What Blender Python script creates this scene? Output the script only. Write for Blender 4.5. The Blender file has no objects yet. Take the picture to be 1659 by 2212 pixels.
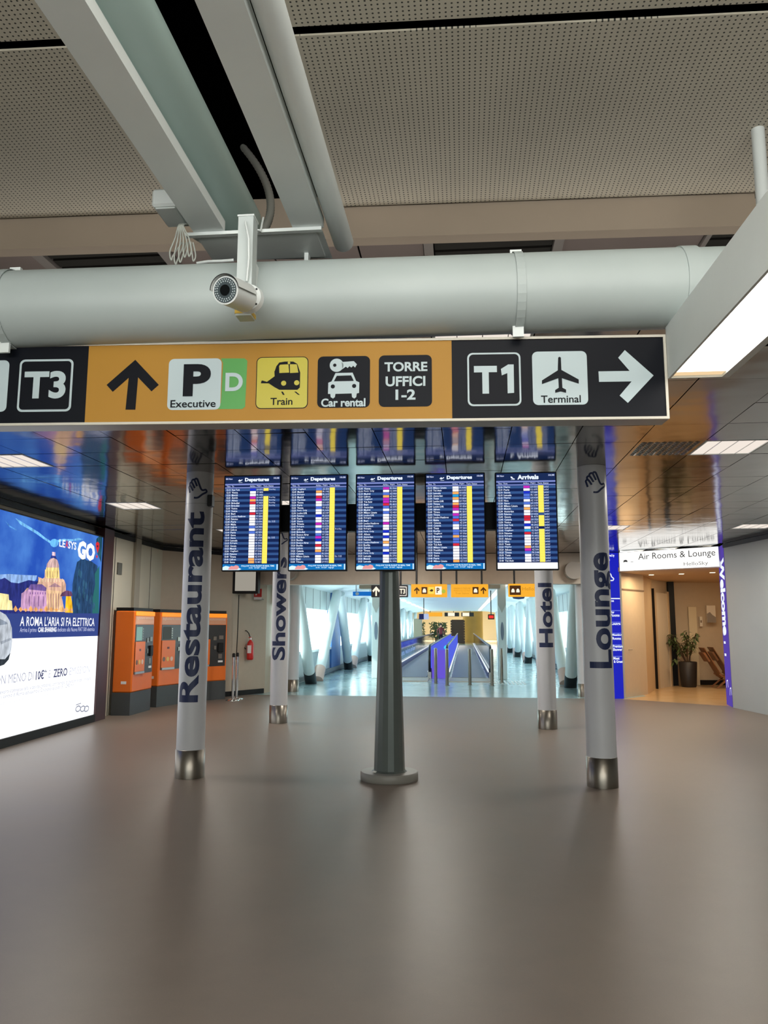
import bpy, math, random
import numpy as np
from mathutils import Vector, Matrix
random.seed(7)
SC = bpy.context.scene
COL = SC.collection

# ------------------------------------------------------------------ camera
FPX = 1700.0; TH = math.atan(246 / FPX); YAW = math.radians(5.75); ROLL = math.radians(0.15)
_fh = np.array([-math.sin(YAW), math.cos(YAW), 0]); _rh = np.array([math.cos(YAW), math.sin(YAW), 0]); _Z = np.array([0, 0, 1.])
_fw = _fh * math.cos(TH) + _Z * math.sin(TH); _u = -_fh * math.sin(TH) + _Z * math.cos(TH)
_r = _rh * math.cos(ROLL) + _u * math.sin(ROLL); _up = _u * math.cos(ROLL) - _rh * math.sin(ROLL)
CAM = np.array([0, 0, 1.6])
cd = bpy.data.cameras.new('camera'); cam = bpy.data.objects.new('camera', cd); COL.objects.link(cam)
cd.sensor_fit = 'VERTICAL'; cd.sensor_height = 24; cd.sensor_width = 18; cd.lens = FPX / 2212 * 24
cd.clip_start = 0.05; cd.clip_end = 400
cam.matrix_world = Matrix(((_r[0], _up[0], -_fw[0], 0), (_r[1], _up[1], -_fw[1], 0), (_r[2], _up[2], -_fw[2], 1.6), (0, 0, 0, 1)))
SC.camera = cam
# ------------------------------------------------------------------ world and big lights
SC.view_settings.view_transform = 'Standard'; SC.view_settings.look = 'None'
SC.view_settings.gamma = 1.0; SC.view_settings.use_curve_mapping = False; SC.view_settings.exposure = 0.0
w = bpy.data.worlds.new('world'); SC.world = w; w.use_nodes = True
w.node_tree.nodes['Background'].inputs[0].default_value = (0.84, 0.97, 1.0, 1)
w.node_tree.nodes['Background'].inputs[1].default_value = 8.0

def area(name, loc, aim, sx, sy, power, color):
    l = bpy.data.lights.new(name, 'AREA'); l.shape = 'RECTANGLE'; l.size = sx; l.size_y = sy; l.energy = power; l.color = color
    o = bpy.data.objects.new(name, l); COL.objects.link(o); o.location = loc
    o.rotation_euler = (Vector(aim) - Vector(loc)).to_track_quat('-Z', 'Y').to_euler(); return o
area('assumed_rear_fill', (-1.0, -5.6, 2.5), (-0.5, 4, 3.0), 12, 4.2, 160, (0.84, 0.97, 1.0))  # unseen area lamp before the solid back wall, standing in for assumed windows
area('unseen_floor_fill', (0.6, 0.2, 4.7), (0.6, 1.0, 0), 3.5, 3.5, 165, (1.0, 0.96, 0.9))  # unseen fill lamp overhead without a fitting, set to brighten the hall floor
area('added_ceiling_fill', (0.5, -2.2, 3.1), (0.5, 0.8, 4.9), 9, 0.6, 300, (1.0, 0.98, 0.93))  # added lamp behind the camera, aimed up to brighten ceiling and channels
area('added_bay_fill', (0.0, 6.0, 3.6), (0.0, 6.4, 4.9), 9, 0.3, 26, (1.0, 0.97, 0.92))  # added lamp hidden above the mirror ceiling, brightens the bay behind the beam
for (lx, ly) in ((-4.4, 8.5), (-4.6, 13.5), (-0.5, 12.2), (2.8, 9.3), (4.3, 13.8), (-1.5, 16.6), (3.0, 16.4)):
    area('recessed_panel_light', (lx, ly, 3.24), (lx, ly, 0), 0.55, 0.55, 42 if ly < 12 else 66, (1.0, 0.94, 0.86))
sl = bpy.data.lights.new('sun', 'SUN'); sl.energy = 5.0; sl.angle = 0.01; sl.color = (1.0, 0.97, 0.9); so = bpy.data.objects.new('sun', sl); COL.objects.link(so); so.rotation_euler = Vector((0.80, 0.35, -0.62)).to_track_quat('-Z', 'Y').to_euler()
area('lounge_warm_a', (4.6, 18.7, 2.76), (4.6, 18.8, 0), 1.2, 0.6, 34, (1.0, 0.74, 0.46))
area('assumed_lounge_warm_b', (6.2, 21.0, 2.85), (6.2, 21.2, 0), 1.6, 1.6, 80, (1.0, 0.78, 0.52))  # assumed lamp for the warm light deeper in the lounge, no fitting built
area('assumed_far_hall_light', (0, 86, 4.2), (0, 86, 0), 8, 8, 3200, (1.0, 0.95, 0.82))  # assumed lamp that makes the far hall bright, has no fitting

# ------------------------------------------------------------------ pixel helpers (photo frame 1659x2212 -> place)
def ray(x, y): return _fw + _r * ((x - 829.5) / FPX) + _up * ((1106 - y) / FPX)
def onz(x, y, z): d = ray(x, y); return Vector(CAM + d * ((z - 1.6) / d[2]))
def ony(x, y, Y): d = ray(x, y); return Vector(CAM + d * (Y / d[1]))
def dep(x, y, zc): return Vector(CAM + ray(x, y) * zc)
def onpl(x, y, o, n):
    d = ray(x, y); o = np.array(o); n = np.array(n); return Vector(CAM + d * (((o - CAM) @ n) / (d @ n)))

# ------------------------------------------------------------------ materials
def lin(c):
    c = c / 255.0
    return c / 12.92 if c <= 0.04045 else ((c + 0.055) / 1.055) ** 2.4
def rgb(*c): return (lin(c[0]), lin(c[1]), lin(c[2]), 1)
MATS = {}
def mat(name, col, rough=0.5, metal=0.0, emit=0.0, var=0.0, vscale=8.0, bump=0.0, bscale=40.0, spec=0.5, alpha=None, trans=0.0):
    if name in MATS: return MATS[name]
    m = bpy.data.materials.new(name); m.use_nodes = True; nt = m.node_tree
    b = nt.nodes['Principled BSDF']; c = rgb(*col)
    b.inputs['Base Color'].default_value = c; b.inputs['Roughness'].default_value = rough
    b.inputs['Metallic'].default_value = metal; b.inputs['Specular IOR Level'].default_value = spec
    if trans: b.inputs['Transmission Weight'].default_value = trans; b.inputs['IOR'].default_value = 1.02
    tc = None
    if var > 0 or bump > 0: tc = nt.nodes.new('ShaderNodeTexCoord')
    if var > 0:
        n = nt.nodes.new('ShaderNodeTexNoise'); n.inputs['Scale'].default_value = vscale; n.inputs['Detail'].default_value = 5
        nt.links.new(tc.outputs['Object'], n.inputs['Vector'])
        mr = nt.nodes.new('ShaderNodeMapRange'); mr.inputs[1].default_value = 0.3; mr.inputs[2].default_value = 0.7
        mr.inputs[3].default_value = 1 - var; mr.inputs[4].default_value = 1 + var
        nt.links.new(n.outputs[0], mr.inputs[0])
        mx = nt.nodes.new('ShaderNodeVectorMath'); mx.operation = 'SCALE'; mx.inputs[0].default_value = c[:3]
        nt.links.new(mr.outputs[0], mx.inputs['Scale']); nt.links.new(mx.outputs[0], b.inputs['Base Color'])
        if emit: nt.links.new(mx.outputs[0], b.inputs['Emission Color'])
    if bump > 0:
        n2 = nt.nodes.new('ShaderNodeTexNoise'); n2.inputs['Scale'].default_value = bscale; n2.inputs['Detail'].default_value = 3
        nt.links.new(tc.outputs['Object'], n2.inputs['Vector'])
        bp = nt.nodes.new('ShaderNodeBump'); bp.inputs['Strength'].default_value = bump; bp.inputs['Distance'].default_value = 0.02
        nt.links.new(n2.outputs[0], bp.inputs['Height']); nt.links.new(bp.outputs[0], b.inputs['Normal'])
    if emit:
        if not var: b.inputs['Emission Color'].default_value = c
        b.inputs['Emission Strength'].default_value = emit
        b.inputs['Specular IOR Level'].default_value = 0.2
    MATS[name] = m; return m

def screen_mat(name, col, e=1.0):                                  # lit display or backlit print: colour comes from its own light only
    m = mat(name, col, 0.5, emit=e)
    m.node_tree.nodes['Principled BSDF'].inputs['Base Color'].default_value = (0.01, 0.01, 0.01, 1)
    m.node_tree.nodes['Principled BSDF'].inputs['Specular IOR Level'].default_value = 0.0
    return m

def perforated(name, col, hole, pitchx, pitchy, rad, rough=0.6):
    m = bpy.data.materials.new(name); m.use_nodes = True; nt = m.node_tree; b = nt.nodes['Principled BSDF']
    tc = nt.nodes.new('ShaderNodeTexCoord'); sx = nt.nodes.new('ShaderNodeSeparateXYZ'); nt.links.new(tc.outputs['Object'], sx.inputs[0])
    def M(op, a, bb=None):
        n = nt.nodes.new('ShaderNodeMath'); n.operation = op
        for i, v in enumerate((a, bb)):
            if v is None: continue
            if isinstance(v, (int, float)): n.inputs[i].default_value = v
            else: nt.links.new(v, n.inputs[i])
        return n.outputs[0]
    fx = M('SUBTRACT', M('FRACT', M('DIVIDE', sx.outputs[0], pitchx)), 0.5)
    fy = M('SUBTRACT', M('FRACT', M('DIVIDE', sx.outputs[1], pitchy)), 0.5)
    fx = M('MULTIPLY', fx, pitchx); fy = M('MULTIPLY', fy, pitchy)
    d = M('SQRT', M('ADD', M('MULTIPLY', fx, fx), M('MULTIPLY', fy, fy)))
    inside = M('LESS_THAN', d, rad)
    nz = nt.nodes.new('ShaderNodeTexNoise'); nz.inputs['Scale'].default_value = 1.4; nt.links.new(tc.outputs['Object'], nz.inputs['Vector'])
    mx0 = nt.nodes.new('ShaderNodeMix'); mx0.data_type = 'RGBA'; nt.links.new(nz.outputs[0], mx0.inputs[0])
    mx0.inputs[6].default_value = rgb(*[c * 0.93 for c in col]); mx0.inputs[7].default_value = rgb(*[min(255, c * 1.05) for c in col])
    mx = nt.nodes.new('ShaderNodeMix'); mx.data_type = 'RGBA'; nt.links.new(inside, mx.inputs[0])
    nt.links.new(mx0.outputs[2], mx.inputs[6]); mx.inputs[7].default_value = rgb(*hole)
    nt.links.new(mx.outputs[2], b.inputs['Base Color']); b.inputs['Roughness'].default_value = rough
    bp = nt.nodes.new('ShaderNodeBump'); bp.invert = True; bp.inputs['Distance'].default_value = 0.004; bp.inputs['Strength'].default_value = 0.6
    nt.links.new(inside, bp.inputs['Height']); nt.links.new(bp.outputs[0], b.inputs['Normal'])
    return m

def M_white(): return mat('painted_steel_white', (206, 217, 214), 0.38, var=0.03, vscale=2.5)
WHITE = mat('painted_steel_white', (226, 232, 230), 0.45, var=0.03, vscale=2.5)  # white lightened to stand in for missing light under the overhead channels
PIPEW = mat('pipe_white_darkened', (174, 184, 182), 0.45, var=0.03, vscale=2.5)  # the same white darkened, as the pipe catches too much light
WALL_CREAM = mat('cream_panel', (190, 184, 166), 0.55, var=0.03, vscale=1.5)
WALL_GREY = mat('grey_wall', (160, 163, 162), 0.5, var=0.03, vscale=1.2)
BLACK = mat('black_paint', (12, 12, 13), 0.5, spec=.3)
VOIDB = mat('void_black', (2, 2, 2), 0.9, spec=0.0)
DARKF = mat('dark_frame', (30, 30, 32), 0.4)
STEEL = mat('stainless_steel', (140, 134, 124), 0.33, metal=1.0, var=0.05, vscale=6, bump=0.05, bscale=20)
CHROME = mat('chrome_bright', (215, 215, 215), 0.12, metal=1.0)
ALU = mat('aluminium_trim', (170, 172, 170), 0.4, metal=0.7)
NAVY = mat('navy_lettering', (24, 38, 78), 0.5)
INK = mat('black_film', (13, 16, 24), 0.42, var=0.06, vscale=3, spec=.12)
ORANGE = mat('amber_film', (176, 128, 42), 0.5, var=0.02, vscale=2, spec=.3)
SIGNW = mat('white_film', (186, 202, 206), 0.45)
SIGNG = mat('green_film', (78, 158, 72), 0.4)
SIGNY = mat('yellow_film', (192, 180, 54), 0.4)
KORANGE = mat('orange_cabinet', (230, 112, 28), 0.38, var=0.03, vscale=3)
KGREY = mat('charcoal_base', (62, 66, 68), 0.5, var=0.05, vscale=4)
BROWNB = mat('beige_beam', (168, 152, 134), 0.6, var=0.03, vscale=2)

# ------------------------------------------------------------------ mesh builder
class MB:
    def __init__(s): s.v = []; s.f = []; s.m = []; s.sm = []; s.mats = []; s.cur = 0
    def use(s, m):
        if m not in s.mats: s.mats.append(m)
        s.cur = s.mats.index(m); return s
    def add(s, vs, fs, smooth=False):
        o = len(s.v); s.v += [Vector(v) for v in vs]
        for f in fs: s.f.append([o + i for i in f]); s.m.append(s.cur); s.sm.append(smooth)
        return s
    def box(s, a, b, M=None):
        x0, y0, z0 = a; x1, y1, z1 = b
        vs = [(x0, y0, z0), (x1, y0, z0), (x1, y1, z0), (x0, y1, z0), (x0, y0, z1), (x1, y0, z1), (x1, y1, z1), (x0, y1, z1)]
        if M is not None: vs = [M @ Vector(v) for v in vs]
        return s.add(vs, [(0, 3, 2, 1), (4, 5, 6, 7), (0, 1, 5, 4), (1, 2, 6, 5), (2, 3, 7, 6), (3, 0, 4, 7)])
    def bbox(s, a, b, r, M=None):                                  # box with chamfered vertical-and-horizontal edges
        x0, y0, z0 = a; x1, y1, z1 = b; vs = []
        for (z, k) in ((z0, r), (z0 + r, 0), (z1 - r, 0), (z1, r)):
            vs += [(x0 + k + (r if not k else 0), y0 + k, z), (x1 - k - (r if not k else 0), y0 + k, z), (x1 - k, y0 + k + (r if not k else 0), z), (x1 - k, y1 - k - (r if not k else 0), z),
                   (x1 - k - (r if not k else 0), y1 - k, z), (x0 + k + (r if not k else 0), y1 - k, z), (x0 + k, y1 - k - (r if not k else 0), z), (x0 + k, y0 + k + (r if not k else 0), z)]
        if M is not None: vs = [M @ Vector(v) for v in vs]
        fs = [tuple(range(7, -1, -1)), tuple(range(24, 32))]
        for l in range(3):
            for i in range(8): j = (i + 1) % 8; fs.append((l * 8 + i, l * 8 + j, l * 8 + 8 + j, l * 8 + 8 + i))
        return s.add(vs, fs)
    def tube(s, p, q, r0, r1=None, n=24, caps=True, smooth=True):
        p = Vector(p); q = Vector(q); r1 = r0 if r1 is None else r1; d = (q - p).normalized()
        a = d.orthogonal().normalized(); b = d.cross(a); vs = []
        for c, r in ((p, r0), (q, r1)):
            for i in range(n): t = 2 * math.pi * i / n; vs.append(c + (a * math.cos(t) + b * math.sin(t)) * r)
        s.add(vs, [(i, (i + 1) % n, n + (i + 1) % n, n + i) for i in range(n)], smooth)
        if caps: s.add(vs[:n], [tuple(range(n - 1, -1, -1))]); s.add(vs[n:], [tuple(range(n))])
        return s
    def path(s, pts, r, n=8, closed=False):
        pts = [Vector(p) for p in pts]; vs = []; K = len(pts); up = None
        for i, p in enumerate(pts):
            d = (pts[min(i + 1, K - 1)] - pts[max(i - 1, 0)]).normalized()
            if up is None: up = d.orthogonal().normalized()
            up = (up - d * up.dot(d)).normalized(); b = d.cross(up)
            rr = r[i] if isinstance(r, (list, tuple)) else r
            for k in range(n): t = 2 * math.pi * k / n; vs.append(p + (up * math.cos(t) + b * math.sin(t)) * rr)
        fs = [(i * n + k, i * n + (k + 1) % n, (i + 1) * n + (k + 1) % n, (i + 1) * n + k) for i in range(K - 1) for k in range(n)]
        s.add(vs, fs, True); s.add(vs[:n], [tuple(range(n - 1, -1, -1))]); s.add(vs[-n:], [tuple(range(n))]); return s
    def lathe(s, c, prof, n=32, smooth=True):
        c = Vector(c); vs = []
        for (r, z) in prof:
            for i in range(n): t = 2 * math.pi * i / n; vs.append(c + Vector((r * math.cos(t), r * math.sin(t), z)))
        fs = [(l * n + i, l * n + (i + 1) % n, (l + 1) * n + (i + 1) % n, (l + 1) * n + i) for l in range(len(prof) - 1) for i in range(n)]
        s.add(vs, fs, smooth); s.add(vs[:n], [tuple(range(n - 1, -1, -1))]); s.add(vs[-n:], [tuple(range(n))]); return s
    def poly(s, fr, pts, off=0.0, th=0.0):                          # 2-D outline in a frame, optional thickness behind it
        vs = [fr.at(u, v, off) for (u, v) in pts]; n = len(vs)
        ar = sum(pts[i][0] * pts[(i + 1) % n][1] - pts[(i + 1) % n][0] * pts[i][1] for i in range(n))
        if ar < 0: vs = vs[::-1]; pts = pts[::-1]
        s.add(vs, [tuple(range(n))])
        if th:
            bk = [fr.at(u, v, off - th) for (u, v) in pts]
            s.add(vs + bk, [(i, n + i, n + (i + 1) % n, (i + 1) % n) for i in range(n)] + [tuple(range(2 * n - 1, n - 1, -1))])
        return s
    def build(s, name, m=None, parent=None, fix=False):
        if m is not None and not s.mats: s.mats = [m]
        me = bpy.data.meshes.new(name); base = Vector((0, 0, 0))
        if parent is not None:
            q = parent
            while q.parent is not None: q = q.parent
            base = q.location.copy()
        else:
            xs = [v.x for v in s.v]; ys = [v.y for v in s.v]; zs = [v.z for v in s.v]
            base = Vector(((min(xs) + max(xs)) / 2, (min(ys) + max(ys)) / 2, min(zs)))
            if fix: base = Vector((0, 0, 0))
        me.from_pydata([v - base for v in s.v], [], s.f)
        for mm in s.mats: me.materials.append(mm)
        me.polygons.foreach_set('material_index', s.m if len(s.mats) > 1 else [0] * len(s.f)); me.polygons.foreach_set('use_smooth', s.sm)
        me.update()
        o = bpy.data.objects.new(name, me); COL.objects.link(o)
        if parent is None: o.location = base
        else:
            o.parent = parent
        return o
class Frame:
    def __init__(s, o, u, v): s.o = Vector(o); s.u = Vector(u).normalized(); s.v = Vector(v).normalized(); s.n = s.u.cross(s.v).normalized()
    def at(s, a, b, c=0.0): return s.o + s.u * a + s.v * b + s.n * c
    def M(s): return Matrix(((s.u.x, s.v.x, s.n.x, s.o.x), (s.u.y, s.v.y, s.n.y, s.o.y), (s.u.z, s.v.z, s.n.z, s.o.z), (0, 0, 0, 1)))
def tag(o, label=None, cat=None, group=None, kind=None):
    if label: o['label'] = label
    if cat: o['category'] = cat
    if group: o['group'] = group
    if kind: o['kind'] = kind
    return o
def empty(name, loc, label, cat, group=None):
    o = bpy.data.objects.new(name, None); COL.objects.link(o); o.location = loc; o.empty_display_size = 0.1; return tag(o, label, cat, group)
def struct(name, mb, m=None, parent=None):
    o = mb.build(name, m, parent)
    if parent is None: o['kind'] = 'structure'
    return o
def copy_tree(o, parent=None):
    c = o.copy(); COL.objects.link(c)
    if parent is not None: c.parent = parent
    for ch in list(o.children): copy_tree(ch, c)
    return c
def B(a, b, M=None): return MB().box(a, b, M)

# ------------------------------------------------------------------ lettering
_tc = {}
def glyphs(s, bold=0.0, res=3, spacing=1.0, line=1.0):
    k = (s, bold, res, spacing, line)
    if k in _tc: return _tc[k]
    cu = bpy.data.curves.new('t', 'FONT'); cu.body = s; cu.size = 1.0; cu.offset = bold; cu.resolution_u = res; cu.space_character = spacing; cu.space_line = line
    o = bpy.data.objects.new('t', cu); COL.objects.link(o)
    me = o.to_mesh(); vs = [(v.co.x, v.co.y) for v in me.vertices]; fs = [tuple(p.vertices) for p in me.polygons]
    o.to_mesh_clear(); bpy.data.objects.remove(o); bpy.data.curves.remove(cu)
    _tc[k] = (vs, fs); return vs, fs
def text_in(mb, fr, s, u0, v0, u1, v1, off=0.002, bold=0.02, res=3, spacing=1.0, line=1.0, keep=False):
    """lettering fitted to the rectangle (u0,v0)-(u1,v1) of the frame"""
    vs, fs = glyphs(s, bold, res, spacing, line)
    x0 = min(v[0] for v in vs); x1 = max(v[0] for v in vs); y0 = min(v[1] for v in vs); y1 = max(v[1] for v in vs)
    sx = (u1 - u0) / (x1 - x0); sy = (v1 - v0) / (y1 - y0)
    if keep: sx = min(sx, sy * 1.0)
    mb.add([fr.at(u0 + (x - x0) * sx, v0 + (y - y0) * sy, off) for (x, y) in vs], fs); return mb
def rrect(x0, y0, x1, y1, r, n=5):
    pts = []
    for cx, cy, a0 in ((x1 - r, y0 + r, -90), (x1 - r, y1 - r, 0), (x0 + r, y1 - r, 90), (x0 + r, y0 + r, 180)):
        for i in range(n + 1): a = math.radians(a0 + 90 * i / n); pts.append((cx + r * math.cos(a), cy + r * math.sin(a)))
    return pts
def disc(cx, cy, r, n=20, ry=None): ry = r if ry is None else ry; return [(cx + r * math.cos(2 * math.pi * i / n), cy + ry * math.sin(2 * math.pi * i / n)) for i in range(n)]

# ================================================================== SETTING
CZ = 3.29                                                          # mirror ceiling height
WL0 = (-5.95, 4.0); WL1 = (-6.46, 16.4); WL2 = (-5.35, 17.95); WL3 = (-4.78, 18.95); WL4 = (-4.72, 19.3)
WR0 = (7.2, 3.6); WR1 = (5.34, 16.75); FASR = (5.32, 17.0); FASL = (3.53, 18.3)
def floor_mat(name, a, b_, rough, var_scale=2.2, coat=0.0):
    m = bpy.data.materials.new(name); m.use_nodes = True; nt = m.node_tree; b = nt.nodes['Principled BSDF']
    tc = nt.nodes.new('ShaderNodeTexCoord')
    n1 = nt.nodes.new('ShaderNodeTexNoise'); n1.inputs['Scale'].default_value = var_scale; n1.inputs['Detail'].default_value = 8; n1.inputs['Roughness'].default_value = 0.65
    n2 = nt.nodes.new('ShaderNodeTexNoise'); n2.inputs['Scale'].default_value = 160; n2.inputs['Detail'].default_value = 2
    for n in (n1, n2): nt.links.new(tc.outputs['Object'], n.inputs['Vector'])
    ad = nt.nodes.new('ShaderNodeMath'); ad.operation = 'MULTIPLY_ADD'; ad.inputs[1].default_value = 0.35; nt.links.new(n2.outputs[0], ad.inputs[0]); nt.links.new(n1.outputs[0], ad.inputs[2])
    mr = nt.nodes.new('ShaderNodeMapRange'); mr.inputs[1].default_value = 0.45; mr.inputs[2].default_value = 0.9; nt.links.new(ad.outputs[0], mr.inputs[0])
    mx = nt.nodes.new('ShaderNodeMix'); mx.data_type = 'RGBA'; nt.links.new(mr.outputs[0], mx.inputs[0]); mx.inputs[6].default_value = rgb(*a); mx.inputs[7].default_value = rgb(*b_)
    nt.links.new(mx.outputs[2], b.inputs['Base Color'])
    r2 = nt.nodes.new('ShaderNodeMapRange'); r2.inputs[3].default_value = rough * 0.9; r2.inputs[4].default_value = rough * 1.12; nt.links.new(n1.outputs[0], r2.inputs[0]); nt.links.new(r2.outputs[0], b.inputs['Roughness'])
    return m
HALLF = floor_mat('hall_vinyl_floor', (110, 99, 89), (122, 110, 99), 0.40)
CORRF = floor_mat('corridor_rubber_floor', (146, 172, 176), (162, 186, 190), 0.17)
LOUNF = floor_mat('lounge_timber_floor', (196, 160, 112), (210, 176, 128), 0.2)
def flat(name, pts, z0, z1, m, parent=None):
    mb = MB(); n = len(pts); fr = Frame((0, 0, z1), (1, 0, 0), (0, 1, 0)); mb.poly(fr, pts, 0, z1 - z0); return struct(name, mb, m, parent)
fl = flat('floor', [(-8, -6), (9, -6), (8, 16.2), (5.34, 17.05), (3.5, 18.42), (-8, 18.42)], -0.2, 0.0, HALLF)
flat('floor_corridor', [(-5.2, 18.42), (3.5, 18.42), (4.2, 19.2), (4.2, 72), (-5.2, 72)], -0.2, 0.0, CORRF)
flat('floor_lounge', [(3.5, 18.42), (5.34, 17.05), (8, 16.2), (9.4, 16.2), (9.4, 26), (4.2, 26), (4.2, 19.2)], -0.2, 0.0, LOUNF)
flat('floor_far', [(-12, 72), (12, 72), (12, 100), (-12, 100)], -0.2, 0.0, mat('far_floor', (196, 186, 160), 0.15))
def wall(name, p, q, z0, z1, t, m, side=1, parent=None):
    p = Vector((p[0], p[1], 0)); q = Vector((q[0], q[1], 0)); d = (q - p).normalized(); n = Vector((-d.y, d.x, 0)) * t * side; mb = MB()
    vs = [p + Vector((0, 0, z0)), q + Vector((0, 0, z0)), q + n + Vector((0, 0, z0)), p + n + Vector((0, 0, z0)), p + Vector((0, 0, z1)), q + Vector((0, 0, z1)), q + n + Vector((0, 0, z1)), p + n + Vector((0, 0, z1))]
    mb.add(vs, [(0, 3, 2, 1), (4, 5, 6, 7), (0, 1, 5, 4), (1, 2, 6, 5), (2, 3, 7, 6), (3, 0, 4, 7)]); return struct(name, mb, m, parent)
wall('wall_left', (-5.9, 2.0), WL1, 0, CZ + .03, 0.2, WALL_CREAM)
wb = wall('wall_back_left', WL1, WL2, 0, CZ + .03, 0.2, mat('tan_wall', (176, 164, 146), 0.55, var=0.02))
wall('wall_niche_left', WL2, WL3, 0, CZ + .03, 0.2, mat('tan_wall', (176, 164, 146), 0.55))
wall('wall_corner_left', WL3, WL4, 0, CZ + .03, 0.15, WALL_CREAM)
wall('wall_right', WR0, WR1, 0, CZ + .03, 0.2, WALL_GREY, side=-1)
# upper hall shell round the camera
HALLW = mat('hall_upper_wall', (128, 124, 116), 0.7, var=0.04)
wall('wall_left_near', (-5.8, -6), (-5.9, 2.0), 0, 5.38, 0.2, HALLW); wall('wall_right_near', (7.6, -6), (7.2, 3.6), 0, 5.38, 0.2, HALLW, side=-1)
wall('wall_behind', (-8, -6), (9, -6), 0, 5.38, 0.2, HALLW, side=-1)
wall('wall_upper_left', (-5.9, 2.0), (-6.05, 7.5), CZ, 5.38, 0.2, HALLW); wall('wall_upper_right', (7.2, 3.6), (6.7, 7.5), CZ, 5.38, 0.2, HALLW, side=-1)
wall('wall_upper_end', (-6.1, 7.4), (6.8, 7.4), 3.3, 5.38, 0.15, HALLW)
# wall panel joints, pilaster, ceiling edge trims
def along(a, b, t): return (a[0] + (b[0] - a[0]) * t, a[1] + (b[1] - a[1]) * t)
def yl(Y): return (WL0[0] + (WL1[0] - WL0[0]) * (Y - WL0[1]) / (WL1[1] - WL0[1]), Y)
for i, (a, b) in enumerate(((yl(2.2), WL1), (WL1, WL2), (WR0, WR1))):
    wall('trim_%d' % (i + 1), (a[0] + (0.003 if i < 2 else -0.003), a[1]), (b[0], b[1]), CZ - 0.085, CZ - 0.006, 0.025, BLACK, side=-1 if i < 2 else 1)
pil = wall('trim_4', yl(14.75), yl(15.02), 0, CZ - 0.004, 0.05, mat('pilaster', (150, 142, 126), 0.5), side=-1)
for Y in (13.85, 15.7): wall('trim_5', yl(Y), yl(Y + 0.012), 0, CZ - 0.09, 0.004, DARKF, side=-1)
wall('baseboard_left', along(WL2, WL3, 0.02), along(WL2, WL3, 0.95), 0, 0.11, 0.03, BLACK, side=-1)
wall('baseboard_back', WL1, WL2, 0, 0.11, 0.03, BLACK, side=-1)

# ---------------- mirror ceiling of 0.6 m metal tiles
CEILM = bpy.data.materials.new('polished_ceiling_metal'); CEILM.use_nodes = True
_nt = CEILM.node_tree; _b = _nt.nodes['Principled BSDF']; _b.inputs['Base Color'].default_value = rgb(148, 142, 136); _b.inputs['Metallic'].default_value = 1.0; _b.inputs['Roughness'].default_value = 0.115
_tcn = _nt.nodes.new('ShaderNodeTexCoord'); _gm = _nt.nodes.new('ShaderNodeNewGeometry'); _n = _nt.nodes.new('ShaderNodeTexNoise'); _n.inputs['Scale'].default_value = 2.6; _n.inputs['Detail'].default_value = 1
_nt.links.new(_gm.outputs['Position'], _n.inputs['Vector']); _bp = _nt.nodes.new('ShaderNodeBump'); _bp.inputs['Strength'].default_value = 0.35; _bp.inputs['Distance'].default_value = 0.012
_nt.links.new(_n.outputs[0], _bp.inputs['Height']); _nt.links.new(_bp.outputs[0], _b.inputs['Normal'])
ceil = flat('ceiling', [(-6.4, 4.21), (1.63, 4.21), (1.63, 4.83), (7.3, 4.83), (5.4, 18.9), (3.2, 18.9), (-6.0, 18.9), (-6.75, 16.5)], CZ + 0.012, CZ + 0.09, VOIDB)
GX, GY, TX, TY = -1.37, 4.21, 0.6, 0.62
lights = {(-6, 5): 1, (-7, 5): 1, (-6, 10): 1, (6, 5): 1, (7, 5): 2, (2, 0): 1, (-4, 10): 3, (-2, 10): 1, (6, 15): 1, (-5, 15): 1, (10, 15): 1}
lightcells = [c for c, k in lights.items() if k == 1]
tiles = []
def inside(x, y):
    if y < 16.4: xl = -5.95 - 0.51 * (y - 4) / 12.4
    else: xl = -6.46 + (y - 16.4) * 0.72
    xr = 7.2 - 1.86 * (y - 3.6) / 13.15
    if y > 16.7: xr = 5.34 - (y - 16.9) * 1.37
    return xl - 0.1 < x < xr + 0.15 and y < 18.6
for j in range(24):
    for i in range(-9, 15):
        cx = GX + (i + 0.5) * TX; cy = GY + (j + 0.5) * TY
        if inside(cx, cy) and not (j == 0 and cx > 1.6) and (i, j) not in lightcells: tiles.append((i, j))
tiles.sort(key=lambda t: (t[1], abs(t[0])))
tm = MB(); g = 0.004; tm.box((g, g, 0), (TX - g, TY - g, 0.012))
proto = tm.build('ceiling_tile', CEILM, None, fix=True); proto.parent = ceil
def setw(o, loc): o.location = Vector(loc) - ceil.location
rest = MB()
for k, (i, j) in enumerate(tiles):
    p = (GX + i * TX, GY + j * TY, CZ)
    if k == 0: o = proto; setw(o, p)
    elif k < 298: o = proto.copy(); COL.objects.link(o); setw(o, p)
    else: rest.box((p[0] + g, p[1] + g, CZ), (p[0] + TX - g, p[1] + TY - g, CZ + 0.012)); continue
    o.rotation_euler = (random.uniform(-1, 1) * 0.004, random.uniform(-1, 1) * 0.004, 0)
ro = rest.build('far_ceiling_tiles', CEILM, ceil); ro['kind'] = 'stuff'

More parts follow.
